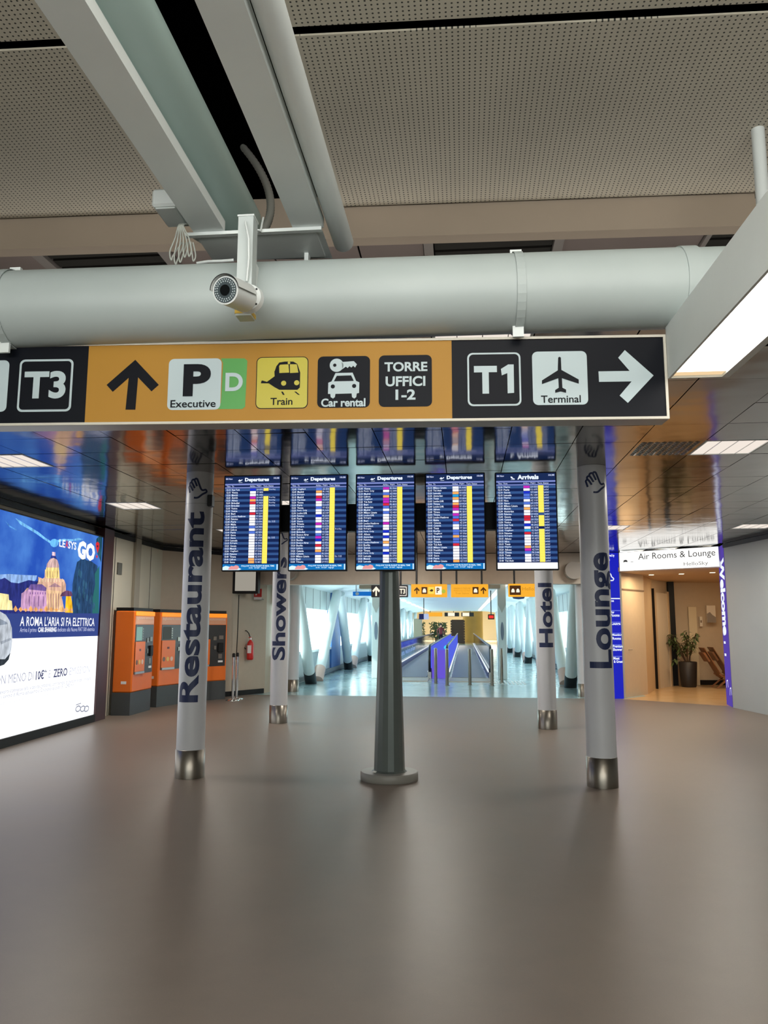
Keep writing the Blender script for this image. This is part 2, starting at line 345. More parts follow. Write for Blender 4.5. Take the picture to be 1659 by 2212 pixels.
# recessed louvred ceiling lights
DIFF = screen_mat('ceiling_light_diffuser', (250, 238, 226), 0.95)
LOUV = mat('louvre_metal', (200, 200, 200), 0.15, metal=1.0)
lplace = {(-6, 5): 'beside the billboard, nearest on the left', (-7, 5): 'against the billboard wall, leftmost', (-6, 10): 'over the ticket machines', (6, 5): 'right of the hanging sign, under the long lamp',
          (2, 0): 'just above the hanging sign', (-2, 10): 'behind the first departures screen', (6, 15): 'by the lounge entrance beside the blue panel', (8, 10): 'in front of the grey wall on the right',
          (-5, 15): 'beyond the lettered left column near the tan wall', (10, 15): 'far right near the grey wall'}
for (i, j) in lightcells:
    if not inside(GX + (i + .5) * TX, GY + (j + .5) * TY): continue
    x0, y0 = GX + i * TX, GY + j * TY
    L = empty('ceiling_light', (x0 + .3, y0 + .31, CZ), 'square recessed louvred ceiling light ' + lplace[(i, j)], 'ceiling light')
    MB().box((x0 + .02, y0 + .02, CZ + 0.004), (x0 + TX - .02, y0 + TY - .02, CZ + 0.011)).build('diffuser', DIFF, L)
    fm = MB()
    for a, b in (((x0 + .004, y0 + .004), (x0 + TX - .004, y0 + .022)), ((x0 + .004, y0 + TY - .022), (x0 + TX - .004, y0 + TY - .004)), ((x0 + .004, y0 + .022), (x0 + .022, y0 + TY - .022)), ((x0 + TX - .022, y0 + .022), (x0 + TX - .004, y0 + TY - .022))):
        fm.box((a[0], a[1], CZ - 0.004), (b[0], b[1], CZ + 0.011))
    fm.build('frame', WHITE, L)
    for k in range(1, 4): MB().box((x0 + k * .15 - .003, y0 + .022, CZ - .002), (x0 + k * .15 + .003, y0 + TY - .022, CZ + .004)).build('louvre_blade', LOUV, L)
# unlit prismatic panels beside two of the lights
def prism_panel(x0, y0, label):
    P = MB(); n = 9; m = mat('prismatic_glass', (120, 116, 108), 0.12, metal=0.9)
    for a in range(n):
        for b in range(n):
            cx = x0 + .03 + (a + .5) * .54 / n; cy = y0 + .03 + (b + .5) * .56 / n; r = .027
            P.add([(cx - r, cy - r, CZ - .001), (cx + r, cy - r, CZ - .001), (cx + r, cy + r, CZ - .001), (cx - r, cy + r, CZ - .001), (cx + random.uniform(-.01, .01), cy + random.uniform(-.01, .01), CZ - .013)], [(0, 4, 1), (1, 4, 2), (2, 4, 3), (3, 4, 0)])
    o = P.build('prismatic_panel', m); tag(o, label, 'light panel')
prism_panel(GX + 5 * TX, GY + 5 * TY, 'unlit prismatic glass ceiling panel left of the lit square on the right')
prism_panel(GX - 8 * TX, GY + 5 * TY, 'unlit prismatic glass ceiling panel beside the lit square over the billboard')

# ---------------- high perforated ceiling over the hall, split by the black slot
PERF = perforated('perforated_panel', (204, 196, 178), (58, 58, 52), 0.033, 0.030, 0.0058)
HZ = 4.9
hc = flat('ceiling_high', [(-6.2, -6), (7.7, -6), (7.4, 7.5), (-6.2, 7.5)], HZ + 0.4, HZ + 0.5, VOIDB)
def cross(Y, x): return Y + 0.03 * x + 0.012                                   # cross lines run 1.7 degrees off the grid
for (xa, xb) in ((-6.2, -2.0), (-0.98, 7.5)):
    for (ya, yb) in ((-6.0, -2.1), (-2.06, -0.1), (-0.06, 1.93), (1.97, 3.895), (3.965, 5.80)):
        mb = MB(); fr = Frame((0, 0, HZ), (1, 0, 0), (0, 1, 0))
        pts = [(xa, cross(ya, xa)), (xb, cross(ya, xb)), (xb, cross(yb, xb)), (xa, cross(yb, xa))]
        vs = [(a, b, HZ) for a, b in pts] + [(a, b, HZ + .012) for a, b in pts]
        mb.add(vs, [(0, 3, 2, 1), (4, 5, 6, 7), (0, 1, 5, 4), (1, 2, 6, 5), (2, 3, 7, 6), (3, 0, 4, 7)]); mb.build('ceiling_panel', PERF, hc)
MB().box((-6.2, -6, HZ + 0.06), (-2.02, 5.9, HZ + 0.08)).build('backing_sheet', VOIDB, hc); MB().box((-0.98, -6, HZ + 0.06), (7.5, 5.9, HZ + 0.08)).build('backing_sheet', VOIDB, hc)
for x in (-2.04, -0.98): MB().box((x, -6, HZ + 0.03), (x + .04, 5.86, HZ + .4)).build('slot_side', VOIDB, hc)
# beige cross beam and the grilled bay behind it
bm = MB(); x0, x1 = -6.1, 7.3
for (ya, yb, za, zb) in ((5.82, 5.95, 4.64, 5.0),):
    vs = [(x0, cross(ya, x0), za), (x1, cross(ya, x1), za), (x1, cross(yb, x1), za), (x0, cross(yb, x0), za), (x0, cross(ya, x0), zb), (x1, cross(ya, x1), zb), (x1, cross(yb, x1), zb), (x0, cross(yb, x0), zb)]
    bm.add(vs, [(0, 3, 2, 1), (4, 5, 6, 7), (0, 1, 5, 4), (1, 2, 6, 5), (2, 3, 7, 6), (3, 0, 4, 7)])
tag(bm.build('cross_beam', BROWNB), 'long beige beam across the hall between the perforated ceiling and the white pipe', 'beam')
MAUVE = mat('mauve_ceiling_panel', (140, 126, 120), 0.55, var=0.05, vscale=2)
GRILLE = mat('dark_grille', (44, 42, 38), 0.6)
bay = MB().box((-6.1, 5.9, 4.86), (7.3, 7.45, 4.9)).build('ceiling_bay', VOIDB); bay['kind'] = 'structure'
edges = [(-6.1, 'm'), (-3.70, 'b'), (-3.60, 'g'), (-2.58, 'b'), (-2.48, 'm'), (-1.62, 'm'), (-0.86, 'm'), (-0.30, 'b'), (-0.22, 'g'), (0.79, 'b'), (0.87, 'm'), (2.02, 'b'), (2.06, 'g'), (3.1, 'b'), (3.2, 'm'), (4.4, 'g'), (5.4, 'm'), (7.3, '')]
for (a, k), (b, _) in zip(edges, edges[1:]):
    if k == 'm': MB().box((a + .008, 5.93, 4.80), (b - .008, 7.4, 4.82)).build('bay_panel', MAUVE, bay)
    elif k == 'b': MB().box((a, 5.9, 4.77), (b, 7.4, 4.83)).build('bay_rib', mat('rib_grey', (150, 142, 136), 0.5), bay)
    else:
        for q in range(9): MB().box((a + .01, 5.95 + q * .16, 4.80), (b - .01, 5.95 + q * .16 + .12, 4.83)).build('grille_slat', GRILLE, bay)

# ================================================================== OVERHEAD PIPE, BEAMS, LAMP
PIPED = (Vector((1.04, 4.0, 3.33)) - Vector((-2.46, 3.8, 3.265))).normalized()
def pp(t): return Vector((-2.46, 3.8, 3.268)) + PIPED * t
PR = 0.205
PO = empty('white_pipe', pp(0), 'big white horizontal round pipe across the hall above the hanging sign', 'pipe')
MB().tube(pp(-3.2), pp(3.62), PR, n=64).build('pipe_run', PIPEW, PO)
MB().tube(pp(3.62), pp(9.5), PR * .985, n=64).build('pipe_run', PIPEW, PO)
def strap(t, foot=True):
    p = MB()
    for i in range(32):
        a0 = 2 * math.pi * i / 32; a1 = 2 * math.pi * (i + 1) / 32; ey = Vector((-PIPED.y, PIPED.x, 0)).normalized(); ez = PIPED.cross(ey)
        c0 = pp(t - .022); c1 = pp(t + .022); vs = []
        for r in (PR + .004, PR + .008):
            for c in (c0, c1):
                for a in (a0, a1): vs.append(c + (ey * math.cos(a) + ez * math.sin(a)) * r)
        p.add(vs, [(4, 5, 7, 6), (0, 1, 5, 4), (2, 6, 7, 3)])
    s_ = p.build('pipe_strap', PIPEW, PO)
    if foot:
        c = pp(t); MB().box((c.x - .028, c.y - .06, c.z - PR - .05), (c.x + .028, c.y - .045, c.z - PR + .06)).build('strap_tab', WHITE, s_)
        MB().box((c.x - .03, c.y - .012, c.z + PR + .002), (c.x + .03, c.y + .012, c.z + PR + .035)).build('strap_clip', WHITE, s_)
strap(0.075); strap(2.76); 
MB().tube(pp(3.58), pp(3.66), PR + .006, n=64).build('pipe_coupling', PIPEW, PO)

BZ = 3.75
def longbox(name, xa, xb, za, zb, ya, yb, label, cat):
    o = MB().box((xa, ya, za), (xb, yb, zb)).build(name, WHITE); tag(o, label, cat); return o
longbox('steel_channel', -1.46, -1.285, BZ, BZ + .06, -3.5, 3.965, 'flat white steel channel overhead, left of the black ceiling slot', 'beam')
d1 = MB().tube((-1.37, -3.5, 4.0), (-1.37, 4.36, 4.0), 0.185, n=48).build('round_duct', mat('duct_paint', (176, 200, 196), 0.35)); tag(d1, 'pale green-white round duct beside the left overhead channel', 'duct')
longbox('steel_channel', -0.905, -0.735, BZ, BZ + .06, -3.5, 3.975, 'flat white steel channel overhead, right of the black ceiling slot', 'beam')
d2 = MB().tube((-0.672, -3.5, BZ + .065), (-0.672, 4.28, BZ + .065), 0.058, n=32); tag(d2.build('thin_pipe', WHITE), 'thin white pipe running along the right overhead channel', 'pipe')
PL = empty('support_plate', (-1.13, 4.1, BZ), 'white steel cross plate carrying the two overhead channels above the pipe', 'plate')
MB().poly(Frame((0, 0, BZ - .005), (1, 0, 0), (0, -1, 0)), [(-1.51, -3.96), (-.745, -3.99), (-.745, -4.33), (-1.36, -4.29)], 0, 0).build('plate', WHITE, PL)
MB().box((-1.51, 3.955, BZ - .02), (-.745, 3.985, BZ - .001)).build('plate_lip', WHITE, PL)
MB().box((-1.45, 4.0, BZ - .016), (-.78, 4.28, BZ - .004)).build('plate_body', WHITE, PL)
for x in (-1.2, -.88):
    MB().box((x - .012, 4.22, 3.38), (x + .012, 4.28, BZ - .004)).build('leg', WHITE, PL)

# long lamp on the right
def fixp(Y, side): a = 1.051 + (4.0 - Y) * 0.026; return a if side == 0 else a + 0.30
LT = empty('long_pendant_lamp', (1.2, 3, 2.85), 'long white hanging box lamp with glowing underside at the upper right', 'lamp')
def prismx(mb, ya, yb, offa, offb, za, zb):
    vs = []
    for z in (za, zb):
        for (y, o) in ((ya, offa), (ya, offb), (yb, offb), (yb, offa)): vs.append((fixp(y, 0) + o, y, z))
    return mb.add(vs, [(0, 3, 2, 1), (4, 5, 6, 7), (0, 1, 5, 4), (1, 2, 6, 5), (2, 3, 7, 6), (3, 0, 4, 7)])
Y0L, Y1L = 0.6, 4.0
prismx(MB(), Y0L, Y1L, 0.0, 0.012, 2.85, 3.113).build('side_panel', WHITE, LT)
prismx(MB(), Y0L, Y1L, 0.262, 0.30, 2.85, 3.113).build('side_panel', WHITE, LT)
prismx(MB(), Y1L - .012, Y1L, 0.012, 0.262, 2.85, 3.113).build('end_panel', WHITE, LT)
prismx(MB(), Y0L, Y0L + .012, 0.012, 0.262, 2.85, 3.113).build('end_panel', WHITE, LT)
prismx(MB(), Y0L, Y1L, 0.0, 0.30, 3.113, 3.125).build('top_panel', WHITE, LT)
prismx(MB(), Y0L + .012, Y1L - .07, 0.014, 0.26, 2.862, 2.868).build('diffuser', screen_mat('lamp_diffuser', (255, 250, 240), 4.2), LT)
prismx(MB(), Y1L - .07, Y1L - .014, 0.014, 0.26, 2.862, 2.868).build('diffuser_end', screen_mat('lamp_diffuser_end', (246, 212, 165), 0.98), LT)
for y in (0.9, 1.25):
    MB().tube((fixp(y, 0) + .16, y, 3.12), (fixp(y, 0) + .16, y, HZ + .02), 0.023, n=20).build('hanger_tube', WHITE, LT)

o = MB().tube((2.0, 5.08, 3.38), (2.0, 5.08, HZ + .01), .042, n=28).build('hanger_post', WHITE); tag(o, 'white round hanger post dropping from the perforated ceiling at the upper right', 'post')
# ================================================================== CCTV CAMERA on its bracket
BR = empty('camera_bracket', (-1.04, 3.62, 3.07), 'white square steel post fixed in front of the pipe behind the security camera', 'bracket')
MB().box((-1.075, 3.52, 3.075), (-1.0, 3.60, 3.585), Matrix.Rotation(0, 4, 'Z')).build('post', mat('bracket_paint', (200, 208, 206), .45), BR)
MB().box((-1.079, 3.516, 3.583), (-0.996, 3.604, 3.592)).build('top_cap', WHITE, BR)
MB().box((-1.078, 3.516, 3.085), (-0.997, 3.604, 3.105)).build('tape_band', mat('yellow_tape', (226, 186, 60), 0.5), BR)
MB().box((-1.06, 3.60, 3.2), (-1.015, 3.70, 3.40)).build('pipe_pad', WHITE, BR)
CC = empty('security_camera', (-1.03, 3.5, 3.2), 'white bullet security camera with ring of infrared lights, pointing at the viewer', 'camera')
c0 = dep(487, 627, 3.46); c1 = dep(528, 645, 3.63); ax = (c1 - c0).normalized()
CW = mat('camera_white', (222, 226, 224), 0.3)
MB().tube(c0, c1, .062, n=40).build('body', CW, CC)
fr = Frame(c0 - ax * .002, ax.cross(Vector((0, 0, 1))).normalized() * -1, Vector((0, 0, 1)) - ax * ax.z)
if fr.n.dot(ax) > 0: fr = Frame(c0 - ax * .002, -fr.u, fr.v)
fc = MB().poly(fr, disc(0, 0, .055, 32), .001).build('face_glass', mat('camera_glass', (70, 80, 84), 0.12), CC)
leds = MB()
for r, k in ((.048, 28), (.039, 22)):
    for i in range(k): a = 2 * math.pi * i / k; leds.poly(fr, disc(r * math.cos(a), r * math.sin(a), .0034, 8), .003)
leds.build('led_ring', mat('led_pearl', (170, 182, 184), 0.3), fc)
MB().poly(fr, disc(0, 0, .024, 24), .004).build('lens', mat('lens_black', (10, 14, 16), 0.08), fc)
sh = MB(); vs = []; N = 24
for e, (p, rr) in enumerate(((c0 - ax * .012, .067), (c1 - ax * .01, .067), (c0 - ax * .012, .071), (c1 - ax * .01, .071))):
    for i in range(N + 1): a = math.radians(5 + 170 * i / N); vs.append(p + (fr.u * math.cos(a) + fr.v * math.sin(a)) * rr)
K = N + 1
sh.use(CW); sh.add(vs, [(i, i + 1, K + i + 1, K + i) for i in range(N)] + [(2 * K + i, 3 * K + i, 3 * K + i + 1, 2 * K + i + 1) for i in range(N)], True)
sh.use(BLACK); sh.add(vs, [(i, 2 * K + i, 2 * K + i + 1, i + 1) for i in range(N)])
sh.build('sunshield', None, CC)
mp = dep(551, 667, 3.90); mp.y = 3.52
MB().tube(mp, mp - Vector((0, .028, 0)), .074, .066, n=36).build('mount_base', CW, CC)
MB().tube(mp - Vector((0, .02, 0)), c1 - ax * .02, .045, .05, n=24).build('swivel', CW, CC)
for a in (40, 215, 320):
    q = mp + Vector((math.cos(math.radians(a)) * .058, -.029, math.sin(math.radians(a)) * .058)); MB().tube(q, q - Vector((0, .003, 0)), .005, n=10).build('screw', DARKF, CC)
cb = MB().path([(-1.02, 3.505, 3.24), (-1.01, 3.495, 3.35), (-1.012, 3.49, 3.45), (-1.03, 3.49, 3.53), (-1.06, 3.6, 3.62), (-1.07, 3.8, 3.66), (-1.075, 3.93, 3.72), (-1.08, 4.0, 3.84)], .0055, 8)
tag(cb.build('camera_cable', WHITE), 'thin white cable looping from the security camera up past the plate', 'cable')
# junction box and loose cables
jb = onz(372, 450, 3.86)
JB = empty('junction_box', jb, 'white plastic junction box above the left channel, over the loose cables', 'box')
MB().bbox((jb.x - .07, jb.y - .12, jb.z - .05), (jb.x + .07, jb.y + .12, jb.z + .05), .012).build('box_body', WHITE, JB)
MB().bbox((jb.x - .055, jb.y - .1, jb.z - .056), (jb.x + .055, jb.y + .1, jb.z - .048), .003).build('box_lid', WHITE, JB)
MB().box((jb.x + .06, jb.y - .02, jb.z + .02), (jb.x + .14, jb.y + .02, jb.z + .04)).build('box_bracket', WHITE, JB)
cdesc = ['thin grey cable at the far left of the drooping bundle', 'second drooping grey cable from the left in the bundle', 'middle left drooping grey cable below the junction box', 'middle right drooping grey cable below the junction box', 'drooping grey cable second from the right, near the plate corner', 'rightmost drooping grey cable beside the plate corner']
for k in range(6):
    a = random.Random(k); xb = 367 + 9.5 * k; yb = 556 + 9 * math.sin(k * 1.3)
    P = [Vector((jb.x + .02 + .01 * k, jb.y + .10, jb.z - .045)), dep(386 + 2 * k, 487, 4.12), dep(378 + 6 * k, 515, 4.12), dep(xb, yb - 12, 4.12), dep(xb + 3, yb + 6, 4.12), dep(xb + 8, yb - 6, 4.13), dep(396 + 4 * k, 520, 4.14)]; out = []
    for i in range(len(P) - 1):
        p0 = P[max(i - 1, 0)]; p1 = P[i]; p2 = P[i + 1]; p3 = P[min(i + 2, len(P) - 1)]
        for s_ in range(6): t = s_ / 6; out.append(0.5 * ((2 * p1) + (p2 - p0) * t + (2 * p0 - 5 * p1 + 4 * p2 - p3) * t * t + (3 * p1 - p0 - 3 * p2 + p3) * t ** 3))
    o = MB().path(out, .0042, 6).build('loose_cable', mat('grey_cable', (168, 172, 164), 0.5)); tag(o, cdesc[k], 'cable', 'loose cables by the pipe')
o = MB().path([dep(425, 569, 4.42), dep(450, 565, 4.42), dep(480, 564, 4.42), dep(505, 562, 4.42)], .009, 8).build('cable_sleeve', WHITE); tag(o, 'short white cable sleeve lying under the support plate', 'cable')
cv = []
for t in range(60):
    s_ = t / 59; p0 = onz(525, 318, 4.93); p1 = onz(592, 395, 4.2); p2 = onz(598, 455, 4.0); p3 = onz(568, 500, 3.86)
    cv.append(p0 * (1 - s_) ** 3 + p1 * 3 * s_ * (1 - s_) ** 2 + p2 * 3 * s_ * s_ * (1 - s_) + p3 * s_ ** 3)
o = MB().path(cv, [.021 + .004 * (i % 2) for i in range(60)], 12).build('corrugated_conduit', mat('conduit_grey', (120, 120, 114), 0.6)); tag(o, 'grey corrugated conduit curving down inside the black ceiling slot', 'conduit')

# ================================================================== HANGING SIGN
S = 4.1 / 4.3
sc = Vector(CAM) + (Vector((-0.735, 4.1004, 2.9230)) - Vector(CAM)) * S
su = Vector((0.9986, 0.0528, 0.001)); sw = 3.646 * S; shh = 0.4392 * S
SF = Frame(sc, su, (0, 0, 1))
EXT = 1.5                                                           # the sign goes on beyond the left edge of the frame
src = [(0, 751.5), (1433, 727.5), (1438, 901.5), (0, 914)]; dst = [(-sw / 2, shh / 2), (sw / 2, shh / 2), (sw / 2, -shh / 2), (-sw / 2, -shh / 2)]
A = []; bb = []
for (x, y), (u, v) in zip(src, dst):
    A.append([x, y, 1, 0, 0, 0, -u * x, -u * y]); bb.append(u); A.append([0, 0, 0, x, y, 1, -v * x, -v * y]); bb.append(v)
Hh = np.linalg.solve(np.array(A), np.array(bb))
def sp(x, y): d = Hh[6] * x + Hh[7] * y + 1; return ((Hh[0] * x + Hh[1] * y + Hh[2]) / d, (Hh[3] * x + Hh[4] * y + Hh[5]) / d)
SG = empty('hanging_wayfinding_sign', SF.at(0, -shh / 2), 'long hanging direction sign, amber middle and black ends, with arrows, T3, T1 and pictograms', 'sign')
MB().box((-sw / 2 - EXT, -shh / 2 - .012, -.125), (sw / 2 + .012, shh / 2 + .012, -.002), SF.M()).build('sign_box', ALU, SG)
for (a, b, c, d) in ((-sw / 2 - EXT, -shh / 2 - .013, sw / 2 + .013, -shh / 2), (-sw / 2 - EXT, shh / 2, sw / 2 + .013, shh / 2 + .013), (sw / 2, -shh / 2, sw / 2 + .013, shh / 2)):
    MB().box((a, b, -.004), (c, d, .008), SF.M()).build('frame_rail', mat('cream_rail', (205, 200, 186), 0.4), SG)
uL = sp(183, 832)[0]; uR = sp(967, 823)[0]
pb1 = MB().box((-sw / 2 - EXT, -shh / 2, -.002), (uL, shh / 2, .001), SF.M()).build('black_panel', INK, SG)
pb2 = MB().box((uL, -shh / 2, -.002), (uR, shh / 2, .001), SF.M()).build('amber_panel', ORANGE, SG)
pb3 = MB().box((uR, -shh / 2, -.002), (sw / 2, shh / 2, .001), SF.M()).build('black_panel', INK, SG)
def spoly(name, pts, m, par, off=.002): return MB().poly(SF, [sp(*p) for p in pts], off).build(name, m, par)
def sbox(pxs):                                                      # average rectangle of a tile from its four pixel corners
    q = [sp(*p) for p in pxs]; return ((q[0][0] + q[3][0]) / 2, (q[2][1] + q[3][1]) / 2, (q[1][0] + q[2][0]) / 2, (q[0][1] + q[1][1]) / 2)
def stile(name, pxs, m, par, off=.002, r=.028):
    x0, y0, x1, y1 = sbox(pxs); MB().poly(SF, rrect(x0, y0, x1, y1, r), off).build(name, m, par); return (x0, y0, x1, y1)
def R4(x0, x1, yt0, yt1, yb0, yb1, lean0, lean1): return [(x0, yt0), (x1, yt1), (x1 + lean1, yb1), (x0 + lean0, yb0)]
# left black panel: white tile and T3
stile('pictogram_tile', [(-92, 781), (21, 779), (13, 889), (-101, 890)], SIGNW, pb1)
b = stile('tile_outline', [(43, 778), (156, 776), (149, 888), (35, 890)], SIGNW, pb1)
MB().poly(SF, rrect(b[0] + .0115, b[1] + .0115, b[2] - .0115, b[3] - .0115, .02), .003).build('tile_inside', INK, pb1)
def stext(s, px0, py0, px1, py1, m, par, bold=.02, off=.004):
    a = sp(px0, py1); c = sp(px1, py0); return text_in(MB(), SF, s, a[0], a[1], c[0], c[1], off, bold, 6).build('lettering', m, par)
stext('T3', 51, 802, 139, 862, SIGNW, pb1, .035)
# amber panel
spoly('arrow', [(283, 778), (336, 832), (321, 846), (291, 816), (289, 885), (268, 885), (271, 817), (239, 847), (225, 832)], INK, pb2)
b = stile('pictogram_tile', [(358, 776), (470, 775), (467, 885), (353, 886)], SIGNW, pb2)
spoly('green_tile', [(466, 775), (517, 775), (523, 780), (522, 879), (516, 884), (462, 884), (467, 879), (470, 870), (471, 785)], SIGNG, pb2, .0018)
stext('P', 388, 787, 446, 857, INK, pb2, .045); stext('Executive', 363, 864, 459, 881, INK, pb2, .012)
stext('D', 478, 806, 515, 846, SIGNW, pb2, .03)
b = stile('tile_outline', [(545, 772), (656, 771), (655, 883), (542, 884)], INK, pb2)
MB().poly(SF, rrect(b[0] + .004, b[1] + .004, b[2] - .004, b[3] - .004, .025), .003).build('yellow_tile', SIGNY, pb2)
tr = spoly('train_symbol', [(555, 824), (572, 815), (583, 802), (586, 792), (592, 784), (604, 782), (622, 782), (631, 787), (638, 806), (638, 838), (633, 843), (594, 843), (583, 837), (571, 829), (554, 829)], INK, pb2, .004)
spoly('train_window', [(592, 792), (594, 789), (612, 788), (614, 806), (593, 807)], SIGNY, tr, .005); spoly('train_window', [(615, 788), (630, 788), (634, 806), (616, 807)], SIGNY, tr, .005)
spoly('coach_side', [(557, 823), (572, 813), (582, 802), (583, 814), (567, 826)], SIGNY, tr, .005)
for (x, y) in ((603, 829), (631, 828)): c = sp(x, y); MB().poly(SF, disc(c[0], c[1], .0135, 20), .005).build('headlight', SIGNY, tr)
c = sp(613, 785); MB().poly(SF, disc(c[0], c[1], .007, 14), .005).build('headlight', SIGNY, tr)
spoly('rail_mark', [(598, 847), (602, 847), (606, 854), (602, 854)], INK, tr, .004); spoly('rail_mark', [(626, 847), (630, 847), (639, 854), (635, 854)], INK, tr, .004)
stext('Train', 576, 860, 623, 876, INK, pb2, .015)
b = stile('dark_tile', [(676, 771), (789, 769), (789, 881), (675, 882)], INK, pb2)
kc = sp(716, 790); key = spoly('key_symbol', [(727, 783), (753, 781), (760, 788), (756, 795), (752, 791), (748, 795), (744, 792), (740, 796), (736, 793), (728, 799)], SIGNW, pb2, .004)
MB().poly(SF, disc(kc[0], kc[1], .036, 26), .004).build('key_bow', SIGNW, key); c = sp(712, 790); MB().poly(SF, disc(c[0], c[1], .009, 14), .005).build('key_hole', INK, key)
car = spoly('car_symbol', [(714, 807), (751, 806), (759, 824), (766, 827), (766, 850), (761, 851), (760, 859), (756, 862), (751, 859), (750, 851), (715, 852), (714, 859), (710, 862), (705, 859), (704, 852), (699, 852), (699, 828), (706, 825)], SIGNW, pb2, .004)
spoly('car_window', [(717, 813), (748, 812), (754, 824), (711, 825)], INK, car, .005)
for (x, y) in ((709, 836), (755, 835)): c = sp(x, y); MB().poly(SF, disc(c[0], c[1], .011, 16), .005).build('car_lamp', INK, car)
stext('Car rental', 685, 861, 780, 880, SIGNW, pb2, .03)
b = stile('dark_tile', [(808, 768), (923, 767), (924, 879), (808, 880)], INK, pb2)
stext('TORRE', 820, 782, 913, 804, SIGNW, pb2, .03); stext('UFFICI', 823, 813, 909, 836, SIGNW, pb2, .03); stext('1-2', 845, 842, 888, 865, SIGNW, pb2, .03)
# right black panel
b = stile('tile_outline', [(1000, 763), (1117, 761), (1119, 877), (1002, 879)], SIGNW, pb3)
MB().poly(SF, rrect(b[0] + .009, b[1] + .009, b[2] - .009, b[3] - .009, .022), .003).build('tile_inside', INK, pb3)
stext('T', 1016, 791, 1065, 852, SIGNW, pb3, .045); spoly('lettering', [(1090, 788), (1102, 788), (1103, 850), (1089, 851), (1088, 807), (1076, 812), (1074, 798)], SIGNW, pb3, .004)
b = stile('pictogram_tile', [(1143, 760), (1263, 758), (1266, 875), (1144, 877)], SIGNW, pb3)
spoly('aeroplane_symbol', [(1200, 773), (1203, 771), (1206, 773), (1207, 800), (1245, 821), (1245, 830), (1208, 818), (1209, 839), (1217, 843), (1217, 850), (1205, 847), (1193, 850), (1193, 844), (1201, 839), (1200, 818), (1164, 831), (1164, 823), (1199, 801)], INK, pb3, .004)
stext('Terminal', 1162, 855, 1249, 872, INK, pb3, .012)
spoly('arrow', [(1289, 803), (1358, 802), (1333, 773), (1348, 756), (1411, 812), (1353, 872), (1335, 856), (1362, 825), (1290, 826)], SIGNW, pb3)

# ================================================================== LETTERED COLUMNS
def wrap(mb, s, cx, cy, r, z0, z1, arc, bold=.03, phi0=0.0):
    """lettering reading upwards wrapped round a column, centred on its -Y side"""
    vs, fs = glyphs(s, bold, 5)
    import bmesh
    bm = bmesh.new(); bv = [bm.verts.new((x, y, 0)) for x, y in vs]
    for f in fs:
        try: bm.faces.new([bv[i] for i in f])
        except ValueError: pass
    capb = 0.0; capt = max(v[1] for v in glyphs('H', bold, 5)[0])
    ys = [v[1] for v in vs]; lo, hi = min(ys), max(ys); k = lo
    while k < hi:
        k += 0.07
        geom = bm.verts[:] + bm.edges[:] + bm.faces[:]
        bmesh.ops.bisect_plane(bm, geom=geom, plane_co=(0, k, 0), plane_no=(0, 1, 0))
    x0 = min(v.co.x for v in bm.verts); x1 = max(v.co.x for v in bm.verts); sx = (z1 - z0) / (x1 - x0); sy = arc / (capt - capb)
    out = []
    bm.verts.index_update()
    for v in bm.verts:
        a = ((v.co.y - capt / 2) * sy) / r                          # letter tops lie to the left
        ang = -math.pi / 2 - a + phi0
        out.append((cx + (r + .002) * math.cos(ang), cy + (r + .002) * math.sin(ang), z0 + (v.co.x - x0) * sx))
    mb.add(out, [tuple(v.index for v in f.verts) for f in bm.faces]); bm.free(); return mb
def hand(mb, cx, cy, r, zc, h):
    """waving outline hand wrapped on the column"""
    strokes = [[(-.52, -.38), (-.62, -.05), (-.66, .12), (-.52, .22), (-.40, .12), (-.20, -.22)],
               [(-.52, .2), (-.55, .42), (-.42, .5), (-.30, .44), (-.05, .0)],
               [(-.36, .48), (-.34, .66), (-.2, .74), (-.08, .66), (.14, .16)],
               [(-.1, .68), (-.02, .8), (.1, .8), (.18, .68), (.4, .1), (.52, -.12), (.66, -.16), (.86, -.10), (.96, -.2), (.92, -.32), (.6, -.52), (.3, -.78), (.1, -.84), (-.1, -.82)],
               [(-.52, -.38), (-.40, -.56)]]
    for st in strokes[:4]:
        P = [Vector((a, b, 0)) for a, b in st]; out = []
        for i in range(len(P) - 1):
            p0 = P[max(i - 1, 0)]; p1 = P[i]; p2 = P[i + 1]; p3 = P[min(i + 2, len(P) - 1)]
            for q in range(5): t = q / 5; out.append(0.5 * ((2 * p1) + (p2 - p0) * t + (2 * p0 - 5 * p1 + 4 * p2 - p3) * t * t + (3 * p1 - p0 - 3 * p2 + p3) * t ** 3))
        out.append(P[-1]); vs = []; wd = .08
        for i, p in enumerate(out):
            d = (out[min(i + 1, len(out) - 1)] - out[max(i - 1, 0)]).normalized(); nn = Vector((-d.y, d.x, 0)) * wd
            for e in (p + nn, p - nn):
                ang = -math.pi / 2 + (e.x * h * .5) / r; vs.append((cx + (r + .003) * math.cos(ang), cy + (r + .003) * math.sin(ang), zc + e.y * h * .5))
        mb.add(vs, [(2 * i, 2 * i + 1, 2 * i + 3, 2 * i + 2) for i in range(len(out) - 1)])
    return mb
COLW = mat('column_paint', (198, 200, 202), 0.38, var=0.02, vscale=3)
